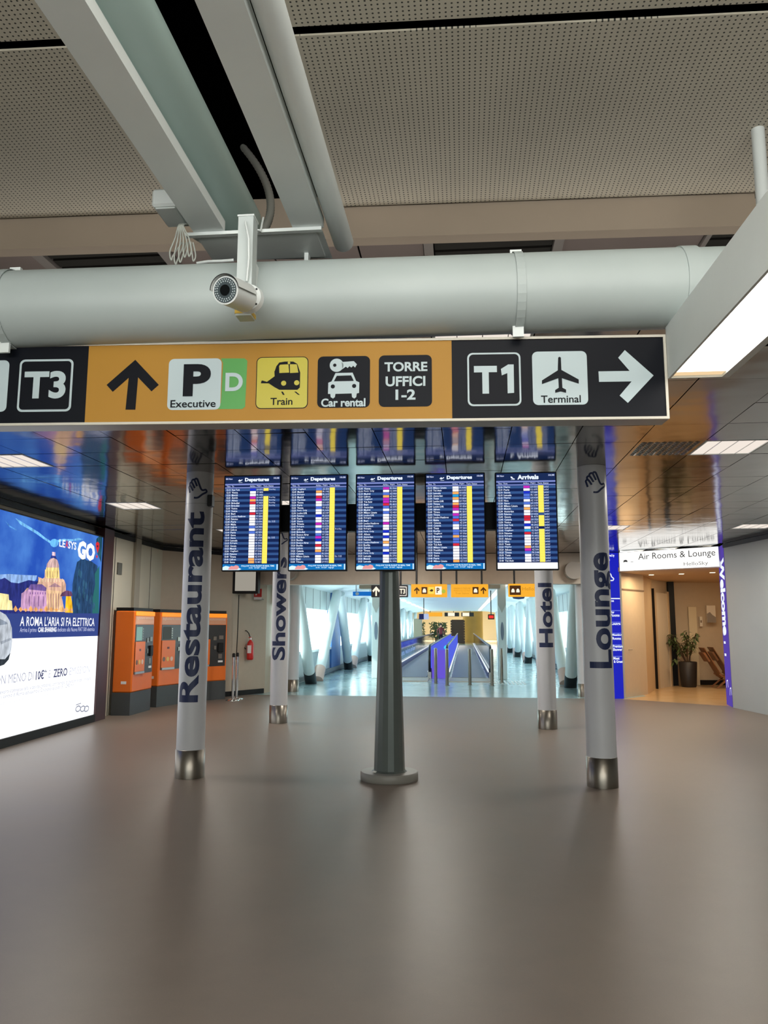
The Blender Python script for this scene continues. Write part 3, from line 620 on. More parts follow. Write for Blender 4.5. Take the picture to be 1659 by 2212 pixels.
def column(cx, cy, r, ztop, label, s=None, z0=0, z1=0, arc=.23, handz=None, group=None, seam=None, phi=0.0):
    C = empty('round_column', (cx, cy, 0), label, 'column', group)
    MB().tube((cx, cy, .29), (cx, cy, ztop), r, n=64, caps=True).build('shaft', COLW, C)
    MB().lathe((cx, cy, 0), [(r + .006, .001), (r + .006, .29), (r + .001, .293)], 64).build('steel_base', STEEL, C)
    if s: wrap(MB(), s, cx, cy, r, z0, z1, arc, phi0=phi).build('lettering', NAVY, C)
    if handz: hand(MB(), cx, cy, r, handz, .26).build('hand_symbol', NAVY, C)
    if seam: MB().tube((cx, cy, seam), (cx, cy, seam + .004), r + .0015, n=64).build('wrap_seam', mat('seam', (150, 152, 152), 0.5), C)
    return C
column(-2.93, 8.46, .150, CZ - .001, 'white round column lettered Restaurant, nearest on the left, steel foot', 'Restaurant', .79, 2.84, .215, 3.10, seam=2.93, phi=-.05)
column(1.38, 8.46, .150, CZ - .001, 'white round column lettered Lounge, nearest on the right, steel foot', 'Lounge', 1.18, 2.36, .24, 3.10, phi=.05)
column(-3.09, 13.22, .146, CZ - .001, 'white round column lettered Showers behind the first departures screen', 'Showers', 1.03, 2.75, .23, 3.08)
column(1.30, 13.0, .146, CZ - .001, 'white round column lettered Hotel under the arrivals screen', 'Hotel', 1.27, 2.29, .23, 3.08)
column(-4.20, 19.42, .15, 2.75, 'plain white round column at the left side of the corridor mouth', None)
column(2.76, 18.95, .15, 2.75, 'plain white round column at the right side of the corridor mouth', None)
# small speaker on the left column
o = MB().bbox((-2.80, 8.33, 2.90), (-2.745, 8.43, 3.03), .008).build('small_speaker', DARKF); tag(o, 'small dark box mounted on the right side of the Restaurant column', 'speaker')

# ================================================================== DISPLAY STAND AND FIVE SCREENS
DS = empty('display_stand', (-.80, 8.6, 0), 'grey tapered post on a round foot carrying the row of flight screens', 'stand')
POST = mat('grey_post', (96, 104, 100), 0.34, metal=0.35, var=0.03)
MB().lathe((-.80, 8.58, 0), [(.30, .001), (.305, .012), (.305, .075), (.295, .085)], 64).build('round_foot', mat('grey_foot', (132, 130, 122), 0.45), DS)
MB().lathe((-.80, 8.58, 0), [(.19, .083), (.175, .095), (.165, .10), (.099, 2.3)], 16, smooth=False).build('tapered_post', POST, DS)
MB().box((-2.55, 8.50, 2.63), (1.0, 8.62, 2.93)).build('crossbar', BLACK, DS)
MB().box((-.9, 8.52, 2.2), (-.7, 8.64, 2.64)).build('post_head', BLACK, DS)
SCRB = screen_mat('screen_navy', (22, 38, 84), 1.0); SCRB2 = screen_mat('screen_row_blue', (54, 88, 144), 1.0); SCRH = screen_mat('screen_header', (26, 44, 86), 1.0)
SCRL = screen_mat('screen_rule', (128, 142, 208), 1.0); SCRT = screen_mat('screen_text', (226, 236, 255), 1.15); SCRT2 = screen_mat('screen_text_soft', (196, 206, 240), 1.1); SCRY = screen_mat('screen_yellow', (255, 232, 96), 1.15)
CH = {'w': screen_mat('chip_white', (252, 250, 255), 1.15), 'm': screen_mat('chip_magenta', (196, 44, 186), 1.1), 'r': screen_mat('chip_red', (214, 44, 60), 1.1), 'b': screen_mat('chip_blue', (86, 118, 216), 1.1), 'd': screen_mat('chip_deep_blue', (30, 50, 200), 1.1), 'o': screen_mat('chip_orange', (255, 176, 96), 1.1), 'c': screen_mat('chip_cyan', (40, 160, 220), 1.1)}
BAN = screen_mat('banner_blue', (20, 118, 190), 1.05); BANP = screen_mat('banner_pink', (236, 160, 160), 1.0); BANW = screen_mat('banner_white', (214, 240, 255), 1.1)
cities = ['Zurich', 'Paris', 'Madrid', 'London LHR', 'Athens', 'Frankfurt', 'Buenos Aires', 'Catania', 'Palermo', 'Torino', 'Milano Linate', 'Malta', 'Berlin', 'Vienna', 'Bologna', 'Paris Orly', 'Genoa', 'Venice', 'New York', 'London Heathrow', 'Tirana', 'Lisbon', 'Naples', 'Trieste', 'Munich', 'Brindisi', 'Tunis', 'Geneva', 'Amsterdam', 'Brussels', 'Cagliari', 'Bari', 'Lamezia', 'Nice', 'Tel Aviv']
chips = ['dwwmorwwwrwwwwbwbwwwwwwwwwoo', 'bowrmwwbwwdwwmwbwbmdwrwobwww', 'mwbommrbwbwwwmwwdwdwowbwdwww', 'wwocowormwmbrbwwbbobbrwwwwwo', 'mwdbbwbwowwrrwdwcrwwwwombwww']
labels5 = ['Departures', 'Departures', 'Departures', 'Departures', 'Arrivals']
SX = [-2.30, -1.563, -.827, -.078, .674]; SWD = [.645, .645, .65, .645, .65]
slab = ['leftmost departures screen, first in the row of five portrait flight displays', 'second departures screen from the left in the row of flight displays', 'middle departures screen, directly above the grey tapered post', 'fourth departures screen, between the post and the arrivals screen', 'arrivals screen, rightmost of the five flight displays, white strip at the bottom']
for n in range(5):
    rnd = random.Random(30 + n); yy = 8.36; wdt = SWD[n]; zt = 3.245 - .004 * n; zb = 2.182; hh = zt - zb
    D = empty('flight_display', (SX[n], yy, zb), slab[n], 'screen', 'flight displays on the stand')
    MB().bbox((SX[n] - wdt / 2, yy, zb), (SX[n] + wdt / 2, yy + .07, zt), .006).build('housing', BLACK, D)
    MB().box((SX[n] - .12, yy + .07, zb + .4), (SX[n] + .12, yy + .145, zb + .75)).build('wall_mount', BLACK, D)
    bz = .014; F = Frame((SX[n] - wdt / 2 + bz, yy - .001, zb + bz), (1, 0, 0), (0, 0, 1)); Wd = wdt - 2 * bz; Hd = hh - 2 * bz
    def rc(mb, u0, v0, u1, v1, off=.001): return mb.poly(F, [(u0 * Wd, v0 * Hd), (u1 * Wd, v0 * Hd), (u1 * Wd, v1 * Hd), (u0 * Wd, v1 * Hd)], off)
    pic = rc(MB(), 0, 0, 1, 1, .0).build('display_panel', SCRB, D)
    rc(MB(), 0, .925, 1, 1).build('header_band', SCRH, pic)
    mb = MB(); rc(mb, 0, .905, 1, .922, .001); rc(mb, 0, .872, 1, .884, .001); mb.build('header_rule', SCRL, pic)
    NR = 28; top = .870; bot = .070; rh_ = (top - bot) / NR
    mb = MB()
    for k in range(0, NR, 1):
        rc(mb, 0, top - (k + 1.0) * rh_, 1, top - (k + .1) * rh_, .0006) if k % 2 == 0 else None
    mb.build('row_bands', SCRB2, pic)
    text_in(MB(), F, labels5[n], .36 * Wd if n < 4 else .36 * Wd, .934 * Hd, (.80 if n < 4 else .72) * Wd, .984 * Hd, .002, .05, 2).build('heading', SCRT, pic)
    text_in(MB(), F, '08 Nov', .01 * Wd, .965 * Hd, .135 * Wd, .984 * Hd, .002, .03, 2).build('date', SCRT2, pic)
    text_in(MB(), F, '10:38', .885 * Wd, .968 * Hd, .985 * Wd, .987 * Hd, .002, .03, 2).build('clock', SCRT2, pic)
    sg = 1 if n < 4 else -1; pl = MB()
    pl.poly(F, [(x * Wd, y * Hd) for x, y in ([(.235, .955), (.245, .96), (.275, .955), (.305, .968), (.315, .966), (.315, .960), (.27, .945), (.245, .948)] if sg > 0 else [(.245, .968), (.255, .968), (.285, .95), (.315, .945), (.315, .939), (.28, .941), (.25, .952)])], .002)
    pl.poly(F, [(x * Wd, y * Hd) for x, y in ((.25, .963), (.262, .968), (.285, .958), (.275, .953))], .002); rc(pl, .25, .933, .315, .936, .002); pl.build('plane_icon', SCRT, pic)
    hd = MB()
    for s_, a, b in (('Time', .03, .10), ('To' if n < 4 else 'From', .125, .165 if n < 4 else .19), ('Airline', .455, .555), ('Flight', .58, .665), ('Term', .70, .775), ('Status', .79, .885)):
        text_in(hd, F, s_, a * Wd, .886 * Hd, b * Wd, .902 * Hd, .002, .02, 1)
    hd.build('column_heads', SCRT2, pic)
    tx = MB(); cp = MB(); fl_ = MB(); ye = MB(); st = MB(); hr, mi = 12, 5
    for k in range(NR):
        v0 = top - (k + .86) * rh_; v1 = top - (k + .16) * rh_
        mi += rnd.choice((0, 5, 5)); 
        if mi >= 60: mi -= 60; hr += 1
        text_in(tx, F, '%02d:%02d' % (hr, mi), .03 * Wd, v0 * Hd, .105 * Wd, v1 * Hd, .002, .02, 1)
        c = rnd.choice(cities); text_in(tx, F, c, .125 * Wd, v0 * Hd, (.125 + .017 * len(c) + .01) * Wd, v1 * Hd, .002, .02, 1)
        cp.use(CH[chips[n][k % 28]]); rc(cp, .46, v0 - .002, .565, v1 + .002, .0015)
        text_in(fl_, F, '%s %04d' % (rnd.choice(('AZ', 'FR', 'VY', 'U2', 'LH')), rnd.randint(100, 9999)), .578 * Wd, v0 * Hd, .695 * Wd, v1 * Hd, .002, .02, 1)
        if not ((n == 0 and k in (1, 2)) or (n == 4 and k in (10, 15))): rc(ye, .705, v0 - .004, .795, v1 + .004, .0015)
        if n == 4: text_in(st, F, 'Landed', .80 * Wd, v0 * Hd, .88 * Wd, v1 * Hd, .002, .01, 1)
        elif (n == 0 and k in (0, 3, 4, 5, 6)) or (n == 1 and k == 15): text_in(st, F, 'Boarding', .81 * Wd, v0 * Hd, .92 * Wd, v1 * Hd, .002, .01, 1)
        elif (n == 0 and k in (12, 18)) or (n == 1 and k == 25): text_in(st, F, 'Est. 13:35', .81 * Wd, v0 * Hd, .93 * Wd, v1 * Hd, .002, .01, 1)
    tx.build('time_and_city_text', SCRT, pic); cp.build('airline_chips', None, pic); fl_.build('flight_text', SCRT2, pic); ye.build('terminal_column', SCRY, pic)
    if st.v: st.build('status_text', SCRT2, pic)
    if n < 4:
        bn = rc(MB(), 0, 0, 1, .062, .002).build('banner', BAN, pic)
        bw = MB(); bw.poly(F, [(x * Wd, y * Hd) for x, y in ((0, 0), (.3, 0), (.34, .01), (.3, .022), (.2, .018), (.1, .04), (.05, .045), (0, .03))], .0025); rc(bw, .972, .002, .992, .06, .003)
        text_in(bw, F, 'FOLLOW YOUR FLIGHT IN REAL TIME', .34 * Wd, .034 * Hd, .93 * Wd, .052 * Hd, .003, .03, 1); text_in(bw, F, 'on our app', .47 * Wd, .012 * Hd, .80 * Wd, .028 * Hd, .003, .02, 1)
        bw.build('banner_print', BANW, pic)
        MB().poly(F, [(x * Wd, y * Hd) for x, y in ((.1, .004), (.12, .03), (.16, .045), (.2, .04), (.24, .052), (.28, .045), (.30, .03), (.27, .006))], .003).build('banner_figure', BANP, pic)
    else: rc(MB(), 0, 0, 1, .064, .002).build('banner', CH['w'], pic)
# access point on the mirror ceiling
o = MB().lathe((-.45, 9.0, CZ - .06), [(.05, 0), (.12, .008), (.15, .03), (.15, .058)], 32).build('access_point', mat('grey_plastic', (130, 132, 124), 0.5)); tag(o, 'round grey wireless access point on the mirror ceiling behind the screens', 'access point')

# ================================================================== BILLBOARD
bo = Vector((-6.14, 10.22, 0)); bd = (Vector((-6.282, 13.239, 0)) - bo).normalized(); bo = bo + Vector((.08, 0, 0))
bn_ = Vector((bd.y, -bd.x, 0))
BF = Frame(bo, bd, (0, 0, 1))
def bp_(x, y): p = onpl(x, y, bo, bn_); q = p - bo; return (q.dot(bd), p.z)
BBR = bp_(202, 1543)[0]; zt = bp_(221.5, 1161)[1]; zb = bp_(202, 1543)[1]
BBE = empty('light_box_billboard', BF.at(-1, 0, 0), 'tall backlit billboard with a night cityscape and white lower half on the left wall', 'billboard')
MB().box((-3.4, .0, -.14), (BBR + .0, zt + .0, -.012), BF.M()).build('light_box', BLACK, BBE)
MB().box((-3.4, .0, -.012), (BBR, zb, .03), BF.M()).build('bottom_rail', BLACK, BBE)
MB().box((-3.4, zt, -.012), (BBR, zt + .02, .01), BF.M()).build('top_rail', BLACK, BBE)
MAR = mat('maroon_post', (58, 20, 22), 0.35)
MB().box((BBR, 0, -.14), (BBR + .42, CZ - .02, .03), BF.M()).build('maroon_end_post', MAR, BBE)
# backlit print, built from flat shapes
def E(name, c, e=1.0):
    k = 'print_' + name
    if k in MATS: return MATS[k]
    m = screen_mat(k, c, e)
    if name.startswith(('text', 'white', 'red', 'logo', 'blue_band', 'pin')): return m
    nt = m.node_tree; b = nt.nodes['Principled BSDF']; tc = nt.nodes.new('ShaderNodeTexCoord'); mp_ = nt.nodes.new('ShaderNodeMapping'); mp_.inputs['Scale'].default_value = (1, 1, .35)
    n = nt.nodes.new('ShaderNodeTexNoise'); n.inputs['Scale'].default_value = 16; n.inputs['Detail'].default_value = 5; nt.links.new(tc.outputs['Object'], mp_.inputs[0]); nt.links.new(mp_.outputs[0], n.inputs['Vector'])
    r = nt.nodes.new('ShaderNodeMapRange'); r.inputs[1].default_value = .3; r.inputs[2].default_value = .7; r.inputs[3].default_value = .55; r.inputs[4].default_value = 1.4; nt.links.new(n.outputs[0], r.inputs[0])
    v = nt.nodes.new('ShaderNodeVectorMath'); v.operation = 'SCALE'; v.inputs[0].default_value = rgb(*c)[:3]; nt.links.new(r.outputs[0], v.inputs['Scale']); nt.links.new(v.outputs[0], b.inputs['Emission Color']); return m
def sky_mat():
    m = bpy.data.materials.new('print_night_sky'); m.use_nodes = True; nt = m.node_tree; b = nt.nodes['Principled BSDF']
    tc = nt.nodes.new('ShaderNodeTexCoord'); sx = nt.nodes.new('ShaderNodeSeparateXYZ'); nt.links.new(tc.outputs['Object'], sx.inputs[0])
    n = nt.nodes.new('ShaderNodeTexNoise'); n.inputs['Scale'].default_value = 1.6; n.inputs['Detail'].default_value = 6; nt.links.new(tc.outputs['Object'], n.inputs['Vector'])
    cr = nt.nodes.new('ShaderNodeValToRGB'); nt.links.new(n.outputs[0], cr.inputs[0])
    cr.color_ramp.elements[0].position = .35; cr.color_ramp.elements[0].color = rgb(40, 86, 190); cr.color_ramp.elements[1].position = .7; cr.color_ramp.elements[1].color = rgb(84, 142, 226)
    nt.links.new(cr.outputs[0], b.inputs['Emission Color']); b.inputs['Emission Strength'].default_value = 1.0; b.inputs['Base Color'].default_value = (.01, .01, .01, 1); b.inputs['Specular IOR Level'].default_value = 0
    return m
def P(name, pts, c, off, e=1.0, par=None, m=None): return MB().poly(BF, [bp_(*p) for p in pts], off).build(name, m or E(name, c, e), par or pr)
zmid = bp_(203, 1374)[1]; zband = bp_(210, 1325)[1]
pr = MB().poly(BF, [(-3.38, zband), (BBR, zband), (BBR, zt), (-3.38, zt)], .0).build('night_sky_print', sky_mat(), BBE)
MB().poly(BF, [(-3.38, zmid), (BBR, zmid), (BBR, zband), (-3.38, zband)], .0).build('blue_band_print', E('blue_band', (54, 72, 140), 1.0), BBE)
wp = MB().poly(BF, [(-3.38, zb), (BBR, zb), (BBR, zmid), (-3.38, zmid)], .0).build('white_print', E('white_field', (250, 252, 255), 1.5), BBE)
P('lightning', [(33, 1119), (48, 1128), (66, 1139), (84, 1150), (97, 1161), (108, 1168), (117, 1172), (113, 1177), (104, 1171), (92, 1163), (78, 1153), (60, 1142), (44, 1133)], (120, 190, 246), .001, 1.1)
P('lightning_glow', [(117 + 9 * math.cos(a * .39), 1173 + 9 * math.sin(a * .39)) for a in range(16)], (104, 180, 244), .0015, 1.1)
P('lightning', [(120, 1167), (138, 1164), (156, 1165), (170, 1162), (180, 1165), (170, 1167), (154, 1169), (136, 1168), (124, 1172)], (120, 190, 246), .001, 1.1)
P('horizon_cloud', [(0, 1241), (20, 1240), (50, 1242), (80, 1243), (78, 1252), (66, 1262), (40, 1261), (20, 1258), (0, 1250)], (150, 186, 240), .001)
P('hills', [(0, 1252), (10, 1248), (24, 1258), (40, 1260), (62, 1253), (78, 1256), (92, 1250), (96, 1262), (108, 1325), (0, 1325), (-120, 1325), (-120, 1236), (-70, 1242), (-30, 1240)], (44, 52, 128), .0015)
P('basilica', [(44, 1318), (46, 1286), (58, 1270), (76, 1270), (82, 1258), (82, 1246), (92, 1250), (96, 1247), (97, 1230), (128, 1231), (129, 1250), (138, 1252), (142, 1262), (142, 1278), (133, 1290), (140, 1322), (60, 1320)], (232, 186, 160), .002)
P('pale_palace', [(44, 1318), (46, 1282), (60, 1273), (99, 1276), (101, 1321)], (206, 160, 200), .0025)
P('palace_roof', [(60, 1273), (66, 1262), (90, 1262), (100, 1270), (99, 1277)], (118, 92, 158), .003)
P('lit_facade', [(101, 1274), (132, 1277), (136, 1322), (101, 1321)], (250, 206, 160), .0028)
P('dome_drum', [(97, 1231), (99, 1249), (128, 1249), (127, 1231)], (250, 222, 140), .003)
P('dome', [(99, 1230), (101, 1218), (107, 1209), (113, 1204), (119, 1204), (124, 1211), (127, 1221), (127, 1231)], (214, 176, 176), .003)
P('dome_ring', [(99, 1226), (127, 1226), (127, 1232), (99, 1232)], (252, 226, 150), .0035)
P('dome_cap', [(107, 1209), (111, 1199), (119, 1199), (123, 1209), (115, 1205)], (48, 62, 142), .0035)
P('dome_lantern', [(112, 1192), (119, 1193), (119, 1201), (112, 1200)], (246, 206, 220), .004)
for k in range(5): P('drum_column', [(101 + 5.5 * k, 1234), (102.6 + 5.5 * k, 1234), (102.6 + 5.5 * k, 1247), (101 + 5.5 * k, 1247)], (206, 168, 120), .0036)
for k in range(4): P('palace_window', [(62 + 10 * k, 1288), (64.5 + 10 * k, 1288), (64.5 + 10 * k, 1310), (62 + 10 * k, 1310)], (166, 122, 176), .003)
for k in range(6): P('facade_column', [(103 + 5.6 * k, 1282), (104.8 + 5.6 * k, 1282), (104.8 + 5.6 * k, 1318), (103 + 5.6 * k, 1318)], (196, 150, 140), .003)
for k in range(7): P('palace_small_window', [(64 + 5.4 * k, 1279), (66 + 5.4 * k, 1279), (66 + 5.4 * k, 1284), (64 + 5.4 * k, 1284)], (140, 100, 160), .003)
for k in range(5): P('dome_rib', [(101.5 + 5.2 * k, 1225), (102.3 + 5.2 * k, 1225), (110 + 1.9 * k, 1206), (109.4 + 1.9 * k, 1206)], (250, 220, 200), .0036)
for k in range(9): P('roof_statue', [(84 + 6.2 * k, 1250), (85.6 + 6.2 * k, 1250), (85.6 + 6.2 * k, 1257), (84 + 6.2 * k, 1257)], (255, 232, 190), .003)
P('pediment', [(104, 1268), (118, 1259), (132, 1268)], (180, 140, 150), .0031)
for k in range(12): P('garden_light', [(28 + 11 * k, 1316), (33 + 11 * k, 1308 + 3 * (k % 3)), (38 + 11 * k, 1317), (33 + 11 * k, 1322)], (250, 180, 110), .0037)
P('lightning_branch', [(11, 1125), (22, 1136), (36, 1144), (35, 1146), (20, 1138)], (96, 164, 236), .001, 1.0)
P('small_dome', [(129, 1288), (134, 1280), (144, 1275), (154, 1278), (157, 1288)], (112, 74, 110), .0035)
P('gold_facade', [(142, 1288), (153, 1288), (156, 1306), (160, 1308), (160, 1324), (140, 1323)], (255, 190, 40), .0036, 1.1)
P('lit_house', [(-60, 1284), (-60, 1276), (-20, 1278), (18, 1284), (19, 1296), (25, 1298), (27, 1318), (-60, 1316)], (252, 236, 170), .003, 1.1)
P('cypress_tree', [(157, 1325), (155, 1300), (156, 1262), (160, 1240), (166, 1214), (172, 1210), (178, 1203), (186, 1210), (196, 1212), (210, 1222), (213, 1325)], (38, 72, 112), .0042)
P('pine_tree', [(199, 1325), (200, 1290), (205, 1262), (204, 1240), (214, 1222), (213, 1325)], (40, 110, 112), .0046)
P('tree_top', [(208, 1164), (214, 1158), (221, 1160), (218, 1215), (210, 1196), (206, 1180)], (34, 80, 100), .0042)
for k in range(14):
    rr = random.Random(k); x = 160 + rr.random() * 44; y = 1225 + rr.random() * 85
    P('tree_leaves', [(x, y - 6), (x + 2.5, y), (x + 1, y + 12), (x - 2, y + 9), (x - 2, y)], (52, 96, 128), .005)
P('red_pin', [(206, 1174), (210, 1170), (214, 1174), (213.5, 1184), (210, 1195), (207, 1185)], (226, 44, 50), .006, 1.0)
P('red_dot', [(207, 1200), (210, 1199), (210, 1205), (207, 1205)], (226, 44, 50), .006, 1.0)
cq = bp_(210, 1180); MB().poly(BF, disc(cq[0], cq[1], .03, 10, .02), .007).build('pin_hole', E('pin_hole', (80, 30, 60)), pr)
# white hatchback at the edge
cr_ = P('car_body', [(-150, 1372), (-120, 1346), (-80, 1322), (-40, 1314), (-20, 1318), (0, 1321), (12, 1328), (20, 1340), (25, 1356), (26, 1380), (24, 1402), (18, 1424), (8, 1436), (-10, 1442), (-40, 1452), (-130, 1474), (-150, 1440)], (204, 212, 222), .003, .9, wp)
P('car_glass', [(-110, 1356), (-80, 1334), (-40, 1328), (-10, 1332), (14, 1344), (16, 1348), (-10, 1352), (-60, 1358)], (150, 162, 178), .004, .9, cr_)
P('car_bumper', [(-10, 1424), (10, 1424), (22, 1410), (18, 1425), (8, 1436), (-10, 1442), (-130, 1474), (-130, 1458)], (50, 58, 66), .004, .9, cr_)
P('car_bonnet_line', [(0, 1386), (22, 1378), (24, 1382), (2, 1392)], (168, 176, 188), .004, .9, cr_)
def btext(s, x0, y0, x1, y1, c, bold=.0, off=.006, e=1.1, par=None, res=2):
    """text fitted between left-bottom and right-top pixels, on the board's own horizontal"""
    a = bp_(x0, y1); q = bp_(x1, y0); return text_in(MB(), BF, s, a[0], a[1], q[0], q[1], off, bold, res).build('lettering', E('text_%d_%d_%d' % c, c, e), par or pr)
W_ = (245, 248, 255)
def bt(s, xl, yb, xr, capz, c, bold=.0, par=None, e=1.1, z=None):          # baseline start pixel, end x and cap height in metres
    a = bp_(xl, yb); q = bp_(xr, yb); a = (a[0], a[1] if z is None else z); vs, fs = glyphs(s, bold, 2); y0 = min(v[1] for v in vs); y1 = max(v[1] for v in vs); cap = max(v[1] for v in glyphs('H', bold, 2)[0]); k = capz / cap
    return text_in(MB(), BF, s, a[0], a[1] + y0 * k, q[0], a[1] + y1 * k, .006, bold, 2).build('lettering', E('text_%d_%d_%d' % c, c, e), par or pr)
bt('GO', 166, 1203, 204, .27, W_, .06); bt('LE', 127, 1180, 140, .11, W_, .02); bt('A', 140.5, 1182, 146, .11, (230, 60, 70), .02); bt('SYS', 146, 1184, 164, .115, W_, .02)
bt('A ROMA L\'ARIA SI FA ELETTRICA', 42, 1352, 203, .128, W_, .012, BBE); zs = bp_(42, 1365.5)[1]
bt('Arriva il primo', 42, 1364, 78, .062, (200, 206, 236), .0, BBE, z=zs); bt('CAR SHARING', 81, 1364, 121, .066, W_, .04, BBE, z=zs); bt('dedicato alla Nuova FIAT 500 elettrica', 123, 1364, 203, .062, (200, 206, 236), .0, BBE, z=zs)
G1 = (150, 154, 176); G2 = (84, 88, 120); zs = bp_(78, 1468)[1]
bt('CON MENO DI', -22, 1479, 70, .118, G1, -.008, wp, z=zs); bt('10€*', 76, 1468, 99, .118, G2, .03, wp, z=zs); bt('E', 104, 1464, 108, .112, (190, 194, 210), -.008, wp, z=zs); bt('ZERO', 114, 1463, 144, .118, G2, .025, wp, z=zs); bt('EMISSIONI', 149, 1458, 195, .112, (196, 200, 216), -.008, wp, z=zs)
bt('ed eventi connesse alla viabilità cittadina, con tempo di percorrenza illimitato', -12, 1498, 194, .05, G1, .0, wp, z=bp_(20, 1496)[1]); bt('per il centro di Roma (ad esempio Colosseo) a costo di 1,29€/min', -12, 1511, 157, .05, G1, .0, wp, z=bp_(20, 1506)[1]); bt('Servizio attivo tutti i giorni della settimana', -12, 1522, 120, .04, (214, 218, 230), .0, wp, z=bp_(20, 1519)[1])
lg = MB()
for (x, w2) in ((168, 7), (178, 7), (186, 7)):
    c = bp_(x, 1531); out = disc(c[0], c[1], .10, 20, .052); inn = disc(c[0], c[1], .072, 20, .032)
    vs = [BF.at(a, b, .006) for a, b in out] + [BF.at(a, b, .006) for a, b in inn]; lg.add(vs, [(i, (i + 1) % 20, 20 + (i + 1) % 20, 20 + i) for i in range(20)])
c = bp_(166, 1526); lg.poly(BF, [(c[0] - .05, c[1] + .02), (c[0] + .14, c[1] + .03), (c[0] + .14, c[1] + .045), (c[0] - .05, c[1] + .035)], .006); lg.build('round_number_logo', E('logo_grey', (150, 154, 170)), wp)
v_ = MB().box((0, 0, 0), (.2, .03, .22), Matrix.Translation((yl(14.05)[0] + .015, 13.98, 2.53)) @ Matrix.Rotation(math.radians(92), 4, 'Z')).build('wall_grille', mat('dull_grille', (84, 82, 74), 0.5)); tag(v_, 'small square dark grille on the cream wall above the ticket machines', 'grille')

# ================================================================== TICKET MACHINES
def machine(ox, oy, ang, label, lit):
    a = math.radians(ang); d = Vector((math.sin(a), math.cos(a), 0)); n = Vector((math.cos(a), -math.sin(a), 0)); o = Vector((ox, oy, 0))
    F = Frame(o, d, (0, 0, 1));                                     # u along the front, v up, n towards the hall
    if F.n.dot(n) < 0: pass
    Wm = .98; H = 1.92; dp = .36 if ang < 5 else (.40 if ang < 20 else .45)
    M = F.M(); sgn = 1 if F.n.dot(n) > 0 else -1
    def bx(name, u0, v0, u1, v1, d0, d1, m, par, r=0):
        z0, z1 = sorted((d0 * sgn, d1 * sgn)); mb = MB()
        (mb.bbox((u0, v0, z0), (u1, v1, z1), r, M) if r else mb.box((u0, v0, z0), (u1, v1, z1), M)); return mb.build(name, m, par)
    K = empty('ticket_machine', o, label, 'ticket machine')
    bx('base', .0, 0, Wm, .40, -dp, -.015, KGREY, K); bx('cabinet', 0, .40, Wm, H - .06, -dp, 0, KORANGE, K, .02); bx('top_cap', .02, H - .06, Wm - .02, H, -dp, -.03, BLACK, K)
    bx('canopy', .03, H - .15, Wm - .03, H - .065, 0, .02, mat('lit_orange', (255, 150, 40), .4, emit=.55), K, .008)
    hp = bx('header_panel', .05, H - .30, Wm - .05, H - .15, 0, .006, mat('header_copper', (222, 160, 124), .4), K)
    G = Frame(F.at(0, 0, 0), F.u, F.v)
    def tx(s, u0, v0, u1, v1, m, par, off):
        vs, fs = glyphs(s, .02, 2); x0 = min(v[0] for v in vs); x1 = max(v[0] for v in vs); y0 = min(v[1] for v in vs); y1 = max(v[1] for v in vs); mb = MB()
        uu = (lambda t: u0 + (u1 - u0) * t)
        mb.add([F.at(uu((x - x0) / (x1 - x0)), v0 + (v1 - v0) * (y - y0) / (y1 - y0), off * sgn) for x, y in vs], fs); return mb.build('lettering', m, par)
    tx('biglietteria automatica', .07, H - .225, Wm - .07, H - .165, mat('cream_letters', (236, 206, 184), .4), hp, .009)
    pn = bx('control_panel', .06, .72, Wm - .05, H - .31, 0, .008, mat('dark_panel', (44, 46, 46), .35), K)
    dr = bx('service_door', .06, .76, .52, 1.30, .008, .020, KORANGE, K, .006)
    bx('screen', .10, 1.32, .36, 1.57, .008, .014, screen_mat('kiosk_screen_%d' % lit, ((150, 190, 180), (90, 96, 92), (70, 214, 240))[lit], (.8, .6, 1.1)[lit]), pn)
    for q in range(5): bx('side_key', .38, 1.34 + .045 * q, .42, 1.365 + .045 * q, .008, .014, STEEL, pn)
    bx('card_slot', .24, 1.13, .31, 1.17, .020, .024, mat('slot_red', (96, 24, 16), .4), dr)
    for q, cm in enumerate(((120, 96, 80), (224, 186, 96), (226, 196, 176))):
        c = F.at(.14 + .13 * q, .93, 0); MB().tube(c + n * .018, c + n * .024, .045, n=20).build('round_sticker', mat('sticker_%d' % q, cm, .5), dr)
    bx('keypad', .72, 1.02, .86, 1.22, .008, .05, BLACK, pn, .01); bx('coin_unit', .60, 1.28, .68, 1.36, .008, .02, STEEL, pn); bx('note_unit', .74, 1.30, .86, 1.38, .008, .022, STEEL, pn); bx('reader', .62, 1.08, .68, 1.16, .008, .02, STEEL, pn)
    bx('receipt_tray', .74, .80, .86, .84, .008, .02, mat('paper_white', (230, 230, 230), .5), pn); bx('printer_mouth', .74, .88, .84, .98, .008, .016, STEEL, pn)
    bx('lower_lip', .08, .72, .50, .76, .008, .03, ALU, pn)
    bx('side_label', -.003, .55, .0, .60, -.2, -.1, mat('paper_white', (230, 230, 230), .5), K)
    return K
machine(-5.95, 13.91, -1, 'orange ticket machine nearest the billboard, large blank side, pale screen', 0)
machine(-6.03, 15.35, 14, 'orange ticket machine in the middle, partly hidden by the Restaurant column', 1)
machine(-5.82, 16.50, 36.5, 'orange ticket machine on the right with bright blue screen and orange door', 2)

